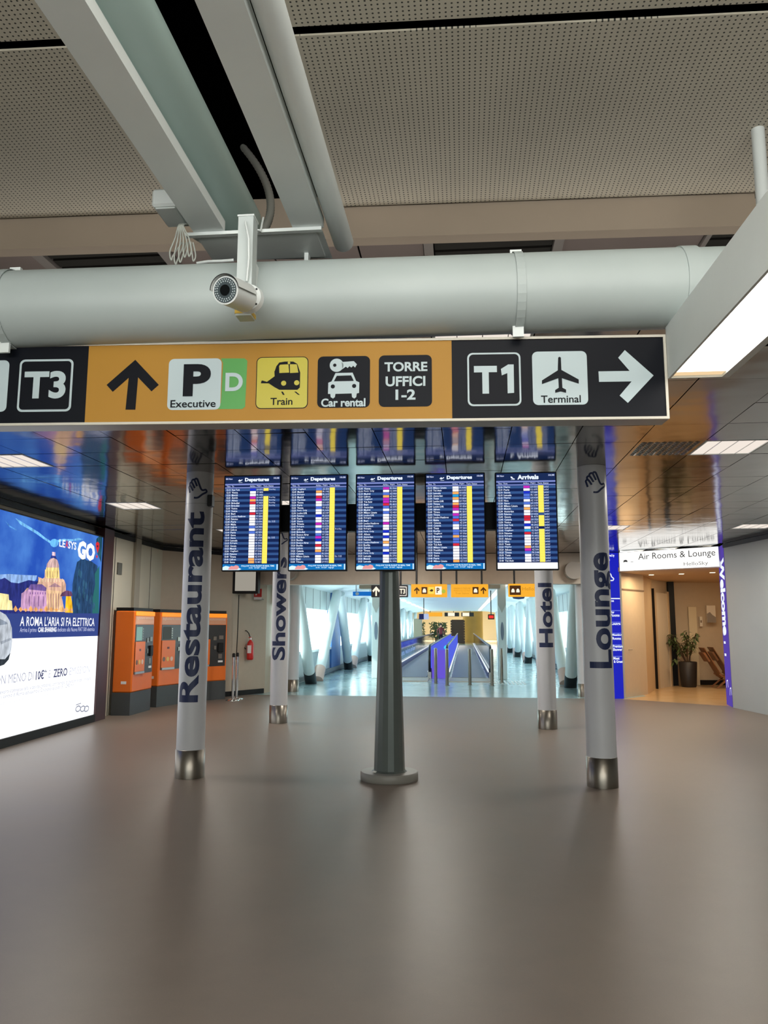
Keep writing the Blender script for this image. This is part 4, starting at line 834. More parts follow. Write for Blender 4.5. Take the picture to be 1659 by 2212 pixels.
# monitor, extinguisher, cable, barrier posts
def wpt(t, off=0): # point on the niche wall between WL2 and WL3, pushed into the hall
    d = (Vector((WL3[0], WL3[1], 0)) - Vector((WL2[0], WL2[1], 0))); n = Vector((d.y, -d.x, 0)).normalized(); return Vector((WL2[0], WL2[1], 0)) + d * t + n * off
TV = empty('wall_monitor', (-5.15, 18.0, 2.36), 'black boxed monitor with grey lit screen high on the tan wall', 'monitor')
a = ony(489, 1232, 17.95); b = ony(557, 1282, 17.95)
MB().bbox((a.x, 17.95, b.z), (b.x, 18.15, a.z + .06), .01).build('housing', BLACK, TV)
MB().box((a.x + .22, 17.942, b.z + .06), (b.x - .06, 17.95, a.z + .01)).build('screen', screen_mat('monitor_grey', (168, 162, 150), .85), TV)
MB().box((a.x + .3, 18.15, b.z + .1), (b.x - .2, 18.7, a.z)).build('wall_arm', BLACK, TV)
o = MB().path([ony(516, 1285, 17.93), ony(514, 1350, 17.93), ony(511, 1412, 17.93), ony(510, 1425, 17.93)], .011, 8).build('hanging_cable', BLACK); tag(o, 'thin black cable hanging straight down from the boxed monitor', 'cable')
FE = empty('fire_extinguisher', (-4.96, 18.30, .75), 'red fire extinguisher with black hose hanging on the tan wall', 'fire extinguisher')
RED = mat('extinguisher_red', (196, 36, 32), .35); ex, ey = -5.0, 18.36
MB().lathe((ex, ey, .80), [(.05, 0), (.075, .015), (.08, .05), (.08, .36), (.06, .42), (.03, .45), (.025, .47)], 24).build('cylinder', RED, FE)
MB().lathe((ex, ey, 1.27), [(.018, 0), (.018, .05)], 12).build('valve', CHROME, FE); MB().box((ex - .02, ey - .09, 1.31), (ex + .02, ey + .02, 1.33)).build('grip', RED, FE)
MB().path([(ex, ey, 1.3), (ex - .04, ey - .02, 1.42), (ex - .1, ey - .02, 1.48), (ex - .18, ey - .02, 1.47), (ex - .24, ey - .02, 1.38), (ex - .24, ey - .02, 1.25), (ex - .17, ey - .02, 1.12), (ex - .1, ey - .02, 1.05)], .012, 8).build('hose', BLACK, FE)
MB().box((ex - .045, ey - .086, .96), (ex + .045, ey - .078, 1.14)).build('label_plate', mat('paper_white', (230, 230, 230), .5), FE); MB().box((ex - .02, ey + .07, 1.0), (ex + .02, ey + .40, 1.05)).build('wall_bracket', DARKF, FE)
sgn_ = empty('fire_sign', ony(560, 1285, 18.5), 'small red and white fire sign beside the boxed monitor', 'sign')
a = ony(549, 1272, 18.45); b = ony(565, 1295, 18.45); MB().box((a.x, 18.45, b.z + .06), (b.x, 18.46, a.z)).build('red_plate', RED, sgn_); MB().box((a.x, 18.45, b.z), (b.x, 18.46, b.z + .055)).build('white_plate', mat('paper_white', (230, 230, 230), .5), sgn_); MB().box((a.x + .02, 18.46, b.z), (b.x - .02, 18.75, b.z + .02)).build('sign_stay', DARKF, sgn_)
MB().poly(Frame((a.x + .03, 18.448, b.z + .1), (1, 0, 0), (0, 0, 1)), [(0, 0), (.04, 0), (.05, .1), (.02, .06)], .001).build('flame_mark', mat('paper_white', (230, 230, 230), .5), sgn_)
for k, (x, y) in enumerate(((-4.97, 16.93), (-4.99, 17.28))):
    G = empty('barrier_post', (x, y, 0), ('chrome belt barrier post in front, beside the right ticket machine', 'chrome belt barrier post standing just behind the other one')[k], 'barrier post', 'belt barrier posts')
    MB().lathe((x, y, 0), [(.15, .001), (.15, .012), (.12, .03), (.03, .045)], 28).build('foot', CHROME, G); MB().tube((x, y, .045), (x, y, .92), .028, n=20).build('pole', CHROME, G); MB().lathe((x, y, .92), [(.034, 0), (.034, .07), (.02, .085)], 20).build('belt_head', BLACK, G)

# ================================================================== CORRIDOR
CX0, CX1 = -4.62, 3.55; CZC = 2.93; CY0, CY1 = 18.45, 72.0
CW_ = mat('corridor_white', (230, 238, 240), 0.5); CWS = mat('corridor_sill', (190, 200, 200), 0.5)
HB = mat('header_beam', (206, 196, 180), 0.55, var=0.03)
wall('wall_header', (-4.9, 18.62), (3.4, 18.62), 2.575, CZ, 0.3, HB)
wall('wall_header_side', (3.4, 18.62), (3.62, 18.62), 0, CZ, 0.12, WALL_CREAM)
cc = MB().box((-5.2, 18.9, CZC + .05), (4.3, CY1, CZC + .1)).build('ceiling_corridor', CW_); cc['kind'] = 'structure'
k = 0
y = 18.92
while y < 71.5:                                                     # white ceiling strips with recessed joints
    MB().box((-3.4, y, CZC), (1.85, min(y + 2.36, CY1), CZC + .05)).build('ceiling_strip', CW_, cc); y += 2.4
for (xa, xb, za, zb) in ((-4.7, -3.4, 2.72, CZC), (1.85, 3.6, CZC, 2.72)):
    vs = [(xa, 18.92, za), (xb, 18.92, zb), (xb, CY1, zb), (xa, CY1, za), (xa, 18.92, za + .05), (xb, 18.92, zb + .05), (xb, CY1, zb + .05), (xa, CY1, za + .05)]
    MB().add(vs, [(0, 3, 2, 1), (4, 5, 6, 7), (0, 1, 5, 4), (1, 2, 6, 5), (2, 3, 7, 6), (3, 0, 4, 7)]).build('sloping_soffit', CW_, cc)
def thin_glass(name, col, fac, rough=.05):
    m = bpy.data.materials.new(name); m.use_nodes = True; nt = m.node_tree; nt.nodes.remove(nt.nodes['Principled BSDF'])
    t = nt.nodes.new('ShaderNodeBsdfTransparent'); t.inputs[0].default_value = rgb(*col); g = nt.nodes.new('ShaderNodeBsdfGlossy'); g.inputs['Roughness'].default_value = rough
    lw = nt.nodes.new('ShaderNodeLayerWeight'); pw = nt.nodes.new('ShaderNodeMath'); pw.operation = 'POWER'; pw.inputs[1].default_value = 5; nt.links.new(lw.outputs['Facing'], pw.inputs[0]); f = nt.nodes.new('ShaderNodeMath'); f.operation = 'MULTIPLY_ADD'; f.inputs[1].default_value = .8; f.inputs[2].default_value = .03; nt.links.new(pw.outputs[0], f.inputs[0]); mx = nt.nodes.new('ShaderNodeMixShader'); nt.links.new(f.outputs[0], mx.inputs[0]); nt.links.new(t.outputs[0], mx.inputs[1]); nt.links.new(g.outputs[0], mx.inputs[2])
    nt.links.new(mx.outputs[0], nt.nodes['Material Output'].inputs[0]); return m
GL = thin_glass('clear_glass', (245, 252, 252), 1)
def side_wall(side, X, name, wn):
    s = -1 if side == 'l' else 1
    lo = MB().box((min(X, X + s * .15), 19.25, 0), (max(X, X + s * .15), CY1, .86)).build('wall_' + name, CWS); lo['kind'] = 'structure'
    top = MB().box((min(X, X + s * .15), 19.25, 2.12), (max(X, X + s * .15), CY1, 3.1)).build('wall_' + name + '_upper', mat('corridor_upper', (196, 206, 204), .5)); top['kind'] = 'structure'
    MB().box((X - .05, 19.3, .80), (X + .05, CY1, .875)).build('sill', WHITE, lo)
    MB().box((X - .03 - s * .06, 19.3, .05), (X + .03 - s * .06, CY1, .17)).build('skirting_duct', mat('skirt_grey', (120, 124, 122), .5), lo)
    win = empty('window_%d' % wn, (X, 19.3, .86), None, None); win['kind'] = 'structure'
    y = 19.3; q = 0
    while y < CY1:
        MB().box((X - .03, y - .03, .875), (X + .03 + (0), y + .03, 2.12)).build('mullion', WHITE, win)
        MB().box((X + s * .05 - .004, y + .03, .875), (X + s * .05 + .004, min(y + 1.17, CY1), 2.12)).build('window_pane', GL, win)
        if q < 14: MB().box((X - s * .004 - .003, y - .008, 2.13), (X - s * .004 + .003, y + .008, 3.0)).build('panel_joint', DARKF, top)
        y += 1.2; q += 1
side_wall('l', CX0, 'corridor_left', 1); side_wall('r', CX1, 'corridor_right', 2)
o = wall('wall_corridor_mouth', (CX1 + .02, 18.85), (CX1 + .02, 19.25), 0, CZ, .05, WALL_CREAM, side=-1)
o = MB().box((CX0 - .15, 27.3, .1), (CX0 + .06, 29.3, 2.85)).build('blue_wall_panel', mat('blue_panel', (58, 110, 178), .4)); tag(o, 'tall blue panel on the left corridor wall between the slanting struts', 'panel')
STW = mat('strut_white', (216, 226, 226), .4); FOOTB = mat('strut_foot_black', (20, 26, 30), .4)
def strut(x, ya, yb, black, label, group):
    T = empty('slanting_strut', (x, ya, 0), label, 'strut', group); r = .155
    p = Vector((x, ya, .02)); q = Vector((x, yb, 2.70)); d = (q - p)
    MB().tube(p + d * .12, q, r, n=28).build('strut_tube', STW, T)
    MB().tube(p, p + d * .12, r + .008, n=28).build('strut_foot', FOOTB if black else mat('strut_foot_pink', (206, 176, 164), .4), T)
def ordn(k): return ('nearest', 'second', 'third', 'fourth', 'fifth', 'sixth', 'seventh')[k]
for k in range(7):
    Yk = 22.1 + 7.3 * k
    strut(-4.26, Yk, Yk - 2.2, True, ordn(k) + ' black footed white strut along the left corridor windows', None)
    strut(-4.26, Yk + 1.0, Yk + 4.4, False, ordn(k) + ' pale footed white strut along the left corridor windows', None)
    Yk = 21.6 + 6.9 * k
    strut(2.78, Yk, Yk - 1.7, True, ordn(k) + ' black footed white strut along the right corridor windows', None)
    strut(2.78, Yk + 1.0, Yk + 4.2, False, ordn(k) + ' pale footed white strut along the right corridor windows', None)
for x, s_ in ((-4.12, 'left'), (2.52, 'right')):
    o = MB().tube((x, 18.30, 2.87), (x, 18.60, 2.87), .2, n=36).build('pipe_end', mat('beige_tube', (160, 154, 144), .5)); tag(o, 'round grey capped pipe end at the %s corner of the corridor header' % s_, 'pipe end')
# light lines
LL = screen_mat('corridor_light', (255, 236, 206), 2.6)
for k in range(12):
    y = 23 + 4.0 * k
    if k < 11: o = MB().box((1.22, y, CZC - .05), (1.38, y + 3.9, CZC - .005)).build('strip_light', LL); tag(o, 'glowing ceiling strip light in the right hand line of the corridor', 'strip light', 'right corridor strip lights')
    o = MB().box((-3.16, y + 1, CZC - .05), (-3.0, y + 2.6, CZC - .005)).build('strip_light', LL); tag(o, 'glowing ceiling strip light in the left hand line of the corridor', 'strip light', 'left corridor strip lights')
# corridor hanging signs
SAM = screen_mat('lit_amber', (252, 178, 50), 1.0); SBR = screen_mat('sign_brown', (86, 50, 22), .8); SWH = screen_mat('sign_lit_white', (255, 244, 220), 1.1); SBK = mat('sign_black', (12, 10, 12), .4)
def csign(px0, px1, py0, py1, Y, m, label, rods):
    a = ony(px0, py0, Y); b = ony(px1, py1, Y); G = empty('hanging_sign', ((a.x + b.x) / 2, Y, b.z), label, 'sign')
    MB().bbox((a.x, Y, b.z), (b.x, Y + .1, a.z), .008).build('sign_body', m, G)
    for t in rods: x = a.x + (b.x - a.x) * t; MB().tube((x, Y + .05, a.z - .01), (x, Y + .05, CZ), .022, n=10).build('rod', SBK, G)
    return G, Frame((a.x, Y - .002, b.z), (1, 0, 0), (0, 0, 1)), b.x - a.x, a.z - b.z
G, F, W1, H1 = csign(802, 881, 1264, 1290, 17.5, SBK, 'small black corridor sign with white arrow and T3, half hidden by the grey post', (.25, .8))
ARR = [(.5, 1), (1, .55), (.85, .38), (.6, .62), (.6, 0), (.4, 0), (.4, .62), (.15, .38), (0, .55)]
def fill(F, pts, u0, v0, u1, v1): return [(u0 + x * (u1 - u0), v0 + y * (v1 - v0)) for x, y in pts]
MB().poly(F, fill(F, ARR, .03 * W1, .1 * H1, .24 * W1, .9 * H1), .001).build('arrow', SWH, G)
t3 = MB().poly(F, rrect(.74 * W1, .1 * H1, .97 * W1, .88 * H1, .02), .001).build('tile_outline', mat('sign_grey', (170, 168, 166), .4), G); MB().poly(F, rrect(.76 * W1, .17 * H1, .95 * W1, .81 * H1, .015), .002).build('tile_inside', SBK, G); text_in(MB(), F, 'T3', .775 * W1, .28 * H1, .93 * W1, .70 * H1, .003, .03, 2).build('lettering', SWH, G)
G, F, W1, H1 = csign(888, 966, 1262, 1290, 17.5, SAM, 'lit amber corridor sign with arrow, car, train and P tiles', (.15, .83))
MB().poly(F, fill(F, ARR, .08 * W1, .25 * H1, .24 * W1, .78 * H1), .001).build('arrow', SBR, G)
c1_ = MB().poly(F, rrect(.29 * W1, .25 * H1, .45 * W1, .78 * H1, .01), .001).build('car_tile', SBR, G); MB().poly(F, fill(F, [(.1, .1), (.9, .1), (.9, .5), (.7, .9), (.3, .9), (.1, .5)], .31 * W1, .32 * H1, .43 * W1, .7 * H1), .002).build('car_mark', SWH, c1_)
MB().poly(F, rrect(.48 * W1, .25 * H1, .64 * W1, .78 * H1, .01), .001).build('train_tile', screen_mat('sign_lit_yellow', (255, 222, 90), 1.0), G); MB().poly(F, fill(F, [(0, .4), (.5, .8), (1, .7), (1, .3), (.5, .2)], .51 * W1, .36 * H1, .61 * W1, .68 * H1), .002).build('train_mark', SBR, G)
pt = MB().poly(F, rrect(.67 * W1, .2 * H1, .85 * W1, .82 * H1, .01), .001).build('parking_tile', SWH, G); text_in(MB(), F, 'P', .71 * W1, .32 * H1, .79 * W1, .72 * H1, .002, .03, 2).build('lettering', SBR, pt)
MB().poly(F, disc(.9 * W1, .45 * H1, .045, 14), .001).build('green_dot', screen_mat('sign_green', (190, 200, 70), .9), G)
G, F, W1, H1 = csign(974, 1055, 1262, 1290, 17.5, SAM, 'lit amber corridor sign with faint text, car tile and arrow on its right', (.15, .83))
MB().poly(F, fill(F, ARR, .79 * W1, .25 * H1, .95 * W1, .78 * H1), .001).build('arrow', SBR, G)
c1_ = MB().poly(F, rrect(.58 * W1, .25 * H1, .74 * W1, .78 * H1, .01), .001).build('car_tile', SBR, G); MB().poly(F, fill(F, [(.1, .1), (.9, .1), (.9, .5), (.7, .9), (.3, .9), (.1, .5)], .6 * W1, .32 * H1, .72 * W1, .7 * H1), .002).build('car_mark', SWH, c1_)
SAM2 = screen_mat('sign_dull_amber', (216, 146, 40), .9)
tt = MB(); text_in(tt, F, 'PARKING E STAZIONE', .08 * W1, .60 * H1, .52 * W1, .74 * H1, .001, .0, 1); text_in(tt, F, 'Multistorey Car Park', .08 * W1, .42 * H1, .52 * W1, .56 * H1, .001, .0, 1); text_in(tt, F, 'Train Station', .12 * W1, .24 * H1, .48 * W1, .37 * H1, .001, .0, 1); tt.build('lettering', SAM2, G)
G, F, W1, H1 = csign(1098, 1188, 1261, 1289, 17.5, SAM, 'lit amber corridor sign with dark picture tile beside the Hotel column', (.15, .8))
c1_ = MB().poly(F, rrect(.03 * W1, .14 * H1, .30 * W1, .86 * H1, .01), .001).build('dark_tile', SBR, G)
for u in (.06, .18): MB().poly(F, fill(F, [(.1, .1), (.9, .1), (.9, .5), (.7, .9), (.3, .9), (.1, .5)], u * W1, .3 * H1, (u + .10) * W1, .65 * H1), .002).build('car_mark', SWH, c1_)
text_in(MB(), F, 'HelloSky', .34 * W1, .40 * H1, .80 * W1, .74 * H1, .001, .0, 2).build('lettering', SAM2, G)
G, F, W1, H1 = csign(762, 806, 1278, 1287, 22.0, screen_mat('sign_blue', (20, 110, 200), .9), 'narrow blue hanging sign over the left corridor lane', ())
for u in (.15, .85): MB().tube((ony(762, 1278, 22).x + u * W1, 22.05, ony(762, 1278, 22).z - .01), (ony(762, 1278, 22).x + u * W1, 22.05, CZC), .008, n=8).build('rod', SBK, G)
MB().poly(F, disc(.22 * W1, .5 * H1, .05, 14, .045), .001).build('round_mark', mat('sign_grey', (170, 168, 166), .4), G)
# beige box over the walkway piers with small vents
for k, (px, s_) in enumerate(((800, 'left'), (1068, 'right'))):
    a = ony(px - 22, 1246, 19.6); b = ony(px + 12, 1268, 19.6)
    G = empty('service_box', ((a.x + b.x) / 2, 19.6, 2.7), 'beige service box under the corridor ceiling above the %s pier' % s_, 'box')
    MB().bbox((a.x, 19.4, CZC - .42), (b.x, 19.8, CZC), .01).build('box_body', HB, G); MB().box((a.x + .12, 19.392, CZC - .2), (b.x - .1, 19.4, CZC - .14)).build('vent_slot', DARKF, G)
for k, (x, s_) in enumerate(((-2.72, 'left'), (1.17, 'right'))):
    G = empty('flat_pier', (x, 25.0, 0), 'white flat pier with pointed grey plate on the %s side of the moving walkways' % s_, 'pier')
    MB().bbox((x - .13, 24.6, 0), (x + .13, 25.0, CZC - .001), .01).build('pier_body', STW, G)
    MB().poly(Frame((x, 24.59, 2.0), (1, 0, 0), (0, 0, 1)), [(-.12, .9), (.12, .9), (.12, .25), (0, 0), (-.12, .25)], .004, .01).build('pointed_plate', mat('plate_grey', (176, 176, 170), .5), G)
    MB().poly(Frame((x + (.0), 24.59, 1.0), (1, 0, 0), (0, 0, 1)), disc(0, .45, .05, 20, .28), .004).build('oval_mark', mat('oval_grey', (120, 132, 150), .5), G)
# moving walkways
BELT = mat('walkway_belt', (92, 90, 108), 0.35, bump=.2, bscale=60); BGL = thin_glass('balustrade_glass', (206, 222, 236), 1); RAILB = mat('rubber_handrail', (12, 12, 14), .3)
BLUEG = screen_mat('blue_lit_glass', (84, 100, 226), 1.0); CYG = screen_mat('cyan_lit_glass', (60, 200, 240), 1.2)
def walkway(xa, xb, label, blue=None, printed=False):
    Wk = empty('moving_walkway', ((xa + xb) / 2, 25, 0), label, 'moving walkway'); y0, y1 = 24.9, 66.0
    MB().box((xa + .12, y0, .0), (xb - .12, y1, .03)).build('belt', BELT, Wk)
    MB().box((xa, y0 - 1.6, .0), (xb, y0, .022)).build('landing_plate', mat('landing_metal', (176, 164, 150), .35, metal=.6), Wk)
    cm = MB()
    for q in range(24): xx = xa + .12 + (xb - xa - .24) * (q + .25) / 24; cm.box((xx, y0 - .12, .022), (xx + .02, y0 + .02, .03))
    cm.build('comb', mat('comb_yellow', (208, 190, 150), .4), Wk)
    for x, s_ in ((xa, 1), (xb, -1)):
        bl = MB().box((x - .05, y0 - .3, 0), (x + .05, y1, .20)).build('skirt', ALU, Wk)
        MB().box((x + s_ * .055 - .022, y0, .19), (x + s_ * .055 + .022, y1, .215)).build('skirt_edge_light', screen_mat('edge_white', (244, 250, 255), 1.0), Wk)
        isb = (blue == 'l' and x == xa) or (blue == 'r' and x == xb)
        pn_y = y0
        while pn_y < y1 - .1:
            MB().box((x - .006, pn_y + .01, .2), (x + .006, min(pn_y + 2.0, y1), .95)).build('glass_panel', BLUEG if isb else BGL, Wk); pn_y += 2.02
        zc = .55; pts = [(x, y1, .99)] + [(x, y0 + .1, .99)] + [(x, y0 + .1 - .44 * math.sin(math.radians(a)), zc + .44 * math.cos(math.radians(a))) for a in range(15, 181, 15)] + [(x, y0 + .6, .11)]
        MB().path(pts, .04, 10).build('handrail', RAILB, Wk)
        MB().tube((x - .05, y0 - .02, .16), (x + .05, y0 - .02, .16), .15, n=24).build('newel_base', RAILB, Wk)
        MB().poly(Frame((x, 0, 0), (0, 1, 0), (0, 0, 1)), [(y0 + .1, .2), (y0 + .1, .95)] + [(y0 + .1 - .40 * math.sin(math.radians(a)), zc + .40 * math.cos(math.radians(a))) for a in range(15, 150, 15)], .005, .01).build('newel_glass', BLUEG if isb else BGL, Wk)
    if printed: text_in(MB(), Frame((xa + .012, y0 + 2, .3), (0, 1, 0), (0, 0, 1)), 'benvenuti a Roma  welcome to Rome', 0, .1, 14, .34, .0, .02, 1).build('lettering', mat('white_print', (240, 244, 255), .4), Wk)
    return Wk
walkway(-2.50, -1.06, 'left moving walkway with printed glass side, behind the grey post', 'r', True)
walkway(-.52, .80, 'right moving walkway with black handrails in the middle of the corridor', 'l')
bx_ = empty('blue_light_panel', (-.79, 26, 0), 'glowing blue lit divider between the two moving walkways', 'light panel')
MB().box((-1.0, 25.0, .2), (-.58, 60, .86)).build('lit_box', BLUEG, bx_)
for y in (26.5, 33, 44): MB().box((-.66, y, .86), (-.575, y + 2.2, .92)).build('cyan_strip', CYG, bx_)
MB().box((-1.0, 24.93, 0), (-.58, 25.0, .86)).build('front_plate', screen_mat('blue_violet', (110, 90, 220), .9), bx_)
MB().box((-1.0, 25.0, 0), (-.58, 60, .2)).build('plinth', ALU, bx_)
ms = MB()
for q in range(9): ms.box((.9 + .11 * q, 23.4, .0), (.945 + .11 * q, 24.6, .006))
# bollards
for k, (x, y, lb) in enumerate(((-.80, 22.6, 'stainless bollard in front of the blue divider, leftmost'), (-.47, 21.9, 'stainless bollard at the left handrail of the right walkway'), (.15, 22.2, 'stainless bollard in the middle of the right walkway mouth'), (.75, 22.0, 'stainless bollard at the right handrail of the right walkway'), (1.06, 23.1, 'stainless bollard beside the right corridor lane, rightmost'))):
    G = empty('bollard', (x, y, 0), lb, 'bollard', 'bollards before the walkways')
    MB().tube((x, y, .012), (x, y, .97), .045, n=20).build('pole', STEEL, G); MB().lathe((x, y, .97), [(.045, 0), (.035, .015), (.01, .02)], 20).build('cap', CHROME, G); MB().lathe((x, y, 0), [(.07, .001), (.07, .012)], 20).build('foot_ring', STEEL, G)
tac = empty('tactile_strip', (1.3, 24, 0), 'white raised tactile bars on the floor right of the walkway', 'tactile bars')
for q in range(8): MB().box((.95 + .1 * q, 22.6, .0005), (.995 + .1 * q, 24.0, .008)).build('tactile_bar', mat('tactile_white', (235, 240, 240), .4), tac)
o = MB().lathe((1.55, 22.6, 2.35), [(.001, 0), (.15, .02), (.19, .1), (.17, .2), (.001, .24)], 24).build('ceiling_globe', mat('globe_grey', (90, 110, 160), .3, trans=.4)); o.scale = (1, .3, 1); tag(o, 'round bluish hanging disc below the amber sign beside the Hotel column', 'disc sign')
o = MB().tube((1.55, 22.6, 2.58), (1.55, 22.6, CZC), .01, n=8).build('disc_rod', SBK); tag(o, 'thin rod holding the round bluish disc in the corridor', 'rod')
G = empty('red_led_board', (.86, 30, 2.4), 'small red lit message board over the right side of the walkway', 'display'); a = ony(1054, 1327, 30); b = ony(1068, 1338, 30)
MB().bbox((a.x, 30, b.z), (b.x, 30.1, a.z), .01).build('board', BLACK, G); MB().box((a.x + .03, 29.99, b.z + .04), (b.x - .03, 30.0, a.z - .04)).build('led_area', screen_mat('led_red', (240, 60, 50), 1.0), G); MB().tube(((a.x + b.x) / 2, 30.05, a.z), ((a.x + b.x) / 2, 30.05, CZC), .02, n=8).build('rod', SBK, G)
G = empty('blue_hanging_screen', (-2.3, 38, 2.2), 'pair of small blue and white screens hanging over the left walkway', 'screen'); a = ony(905, 1326, 38); b = ony(926, 1338, 38)
MB().box((a.x, 38, b.z), ((a.x + b.x) / 2, 38.08, a.z)).build('dark_screen', screen_mat('scr_dark', (30, 40, 90), .9), G); MB().box(((a.x + b.x) / 2, 38, b.z), (b.x, 38.08, a.z)).build('pale_screen', screen_mat('scr_pale', (180, 196, 230), 1.0), G); MB().tube(((a.x + b.x) / 2, 38.04, a.z), ((a.x + b.x) / 2, 38.04, CZC), .02, n=8).build('rod', SBK, G)
o = MB().bbox((-3.15, 50, 0), (-2.62, 50.4, 2.05), .02).build('beige_cabinet', mat('beige_cab', (150, 142, 120), .5)); tag(o, 'tall beige cabinet far down the corridor left of the walkway end', 'cabinet')
# far hall
FW = mat('far_wall', (232, 222, 196), .6)
w1 = MB().box((-12, 99, 0), (12, 99.3, 6)).build('wall_far', FW); w1['kind'] = 'structure'
w2 = MB().box((-12, 72, CZC - .0), (12, 72.2, 6)).build('wall_far_front', CW_); w2['kind'] = 'structure'
for s_, xa, xb in (('left', -12.2, -12), ('right', 12, 12.2)): q = MB().box((xa, 72, 0), (xb, 99, 6)).build('wall_far_' + s_, FW); q['kind'] = 'structure'
for xa, xb in ((-12, -4.6), (3.6, 12)): q = MB().box((xa, 72, 0), (xb, 72.2, CZC)).build('wall_far_return', CW_); q['kind'] = 'structure'
q = MB().box((-12, 72, 5.8), (12, 99.3, 6)).build('ceiling_far', FW); q['kind'] = 'structure'
o = MB().lathe((.9, 80, 0), [(1.0, 0), (1.0, 5.79)], 32).build('stone_drum', mat('pale_gold_stone', (206, 186, 120), .5, var=.1, vscale=.6)); tag(o, 'large pale golden round pier in the far hall beyond the walkways', 'pier')
G = empty('dark_wood_tower', (-.55, 76, 0), 'dark brown slatted tower in the far hall beside the pale pier', 'tower')
for q in range(9): MB().box((-1.25, 75.8, .02 + q * .24), (.1, 76.4, .02 + q * .24 + .2)).build('slat', mat('dark_wood', (74, 54, 44), .5), G)
MB().box((-1.15, 75.9, 0), (0, 76.3, 2.2)).build('core', mat('dark_wood', (74, 54, 44), .5), G)
G = empty('far_signs', (0, 71.2, 2.9), 'small black overhead signs far away at the end of the corridor', 'sign')
for xa, xb, mm in ((-3.2, -1.9, SAM), (-1.7, -.4, SBK), (-.2, .9, SBK)): MB().box((xa, 71.2, 2.45), (xb, 71.3, 2.8)).build('sign_board', mm, G)
for xx in (-3.0, -.9, .6): MB().tube((xx, 71.25, 2.8), (xx, 71.25, 2.935), .03, n=6).build('rod', SBK, G)
for xa in (-1.4, -.1): MB().poly(Frame((xa, 71.19, 2.48), (1, 0, 0), (0, 0, 1)), [(0, 0), (.6, 0), (.6, .3), (0, .3)], .001).build('white_mark', SWH, G)
def bush(cx, cy, h, r, n, name, label, seed):
    G = empty(name, (cx, cy, 0), label, 'plant'); rn = random.Random(seed); MB().lathe((cx, cy, 0), [(r * .35, 0), (r * .45, .5)], 16).build('pot', mat('pot_grey', (110, 108, 100), .5), G); lf = MB()
    for q in range(n):
        a = rn.random() * 6.28; rr = r * math.sqrt(rn.random()); z = .5 + (h - .5) * rn.random(); c = Vector((cx + rr * math.cos(a), cy + rr * math.sin(a), z)); d = Vector((rn.uniform(-1, 1), rn.uniform(-1, 1), rn.uniform(-.2, 1))).normalized() * .22; e = d.orthogonal().normalized() * .07
        lf.add([c - d, c + e, c + d, c - e], [(0, 1, 2, 3)])
    MB().tube((cx, cy, .5), (cx, cy, h * .8), .04, n=8).build('stem', mat('stem_brown', (80, 60, 40), .6), G); o = lf.build('foliage', mat('far_leaf', (62, 96, 74), .6), G); o['kind'] = 'stuff'
bush(-4.4, 74.5, 1.9, .8, 260, 'potted_shrub', 'dark green potted shrub in the far hall, left one', 3); bush(-2.4, 75.2, 1.9, .8, 260, 'potted_shrub', 'dark green potted shrub in the far hall nearer the wooden tower', 4)
# far person on the left walkway end
def person():
    G = empty('person', (-1.78, 62, .03), 'distant person in a dark red jacket standing on the left moving walkway', 'person')
    V = [(0, 0, .92), (0, 0, 1.12), (0, 0, 1.34), (0, 0, 1.48), (0, 0, 1.56), (0, .01, 1.66), (.20, 0, 1.38), (.27, .02, 1.12), (.25, -.10, .90), (-.20, 0, 1.38), (-.27, .02, 1.12), (-.25, -.08, .88), (.10, 0, .86), (.11, -.02, .48), (.12, .02, .08), (.12, -.14, .04), (-.10, 0, .86), (-.11, -.03, .48), (-.12, .02, .08), (-.12, -.14, .04), (.245, -.15, .84), (-.245, -.13, .82)]
    Ed = [(0, 1), (1, 2), (2, 3), (3, 4), (4, 5), (2, 6), (6, 7), (7, 8), (2, 9), (9, 10), (10, 11), (0, 12), (12, 13), (13, 14), (14, 15), (0, 16), (16, 17), (17, 18), (18, 19), (8, 20), (11, 21)]
    R_ = [.15, .15, .15, .065, .085, .095, .07, .05, .035, .07, .05, .035, .095, .06, .045, .035, .095, .06, .045, .035, .03, .03]
    me = bpy.data.meshes.new('body'); me.from_pydata(V, Ed, []); o = bpy.data.objects.new('body', me); COL.objects.link(o); o.parent = G
    md = o.modifiers.new('skin', 'SKIN'); 
    if not me.skin_vertices: me.attributes
    for i, sv in enumerate(me.skin_vertices[0].data): sv.radius = (R_[i], R_[i] * .8); sv.use_root = (i == 0)
    o.modifiers.new('sub', 'SUBSURF').levels = 1
    dg = bpy.context.evaluated_depsgraph_get(); m2 = bpy.data.meshes.new_from_object(o.evaluated_get(dg)); o.modifiers.clear(); o.data = m2
    sk = mat('skin_tone', (196, 150, 124), .5); jk = mat('dark_red_jacket', (110, 26, 34), .6); tr = mat('dark_trousers', (30, 32, 40), .6); m2.materials.clear()
    for mm in (jk, tr, sk): m2.materials.append(mm)
    for p in m2.polygons: z = p.center.z; p.material_index = 1 if z < .93 and abs(p.center.x) < .2 else (2 if z > 1.5 or (z < .9 and abs(p.center.x) > .2) else 0); p.use_smooth = True
    MB().lathe((-1.78, 62.015, 1.69), [(.099, 0), (.105, .04), (.08, .09), (.02, .115)], 16).build('hair', mat('dark_hair', (36, 26, 22), .6), G)
try: person()
except Exception as ex_: print('person', ex_)

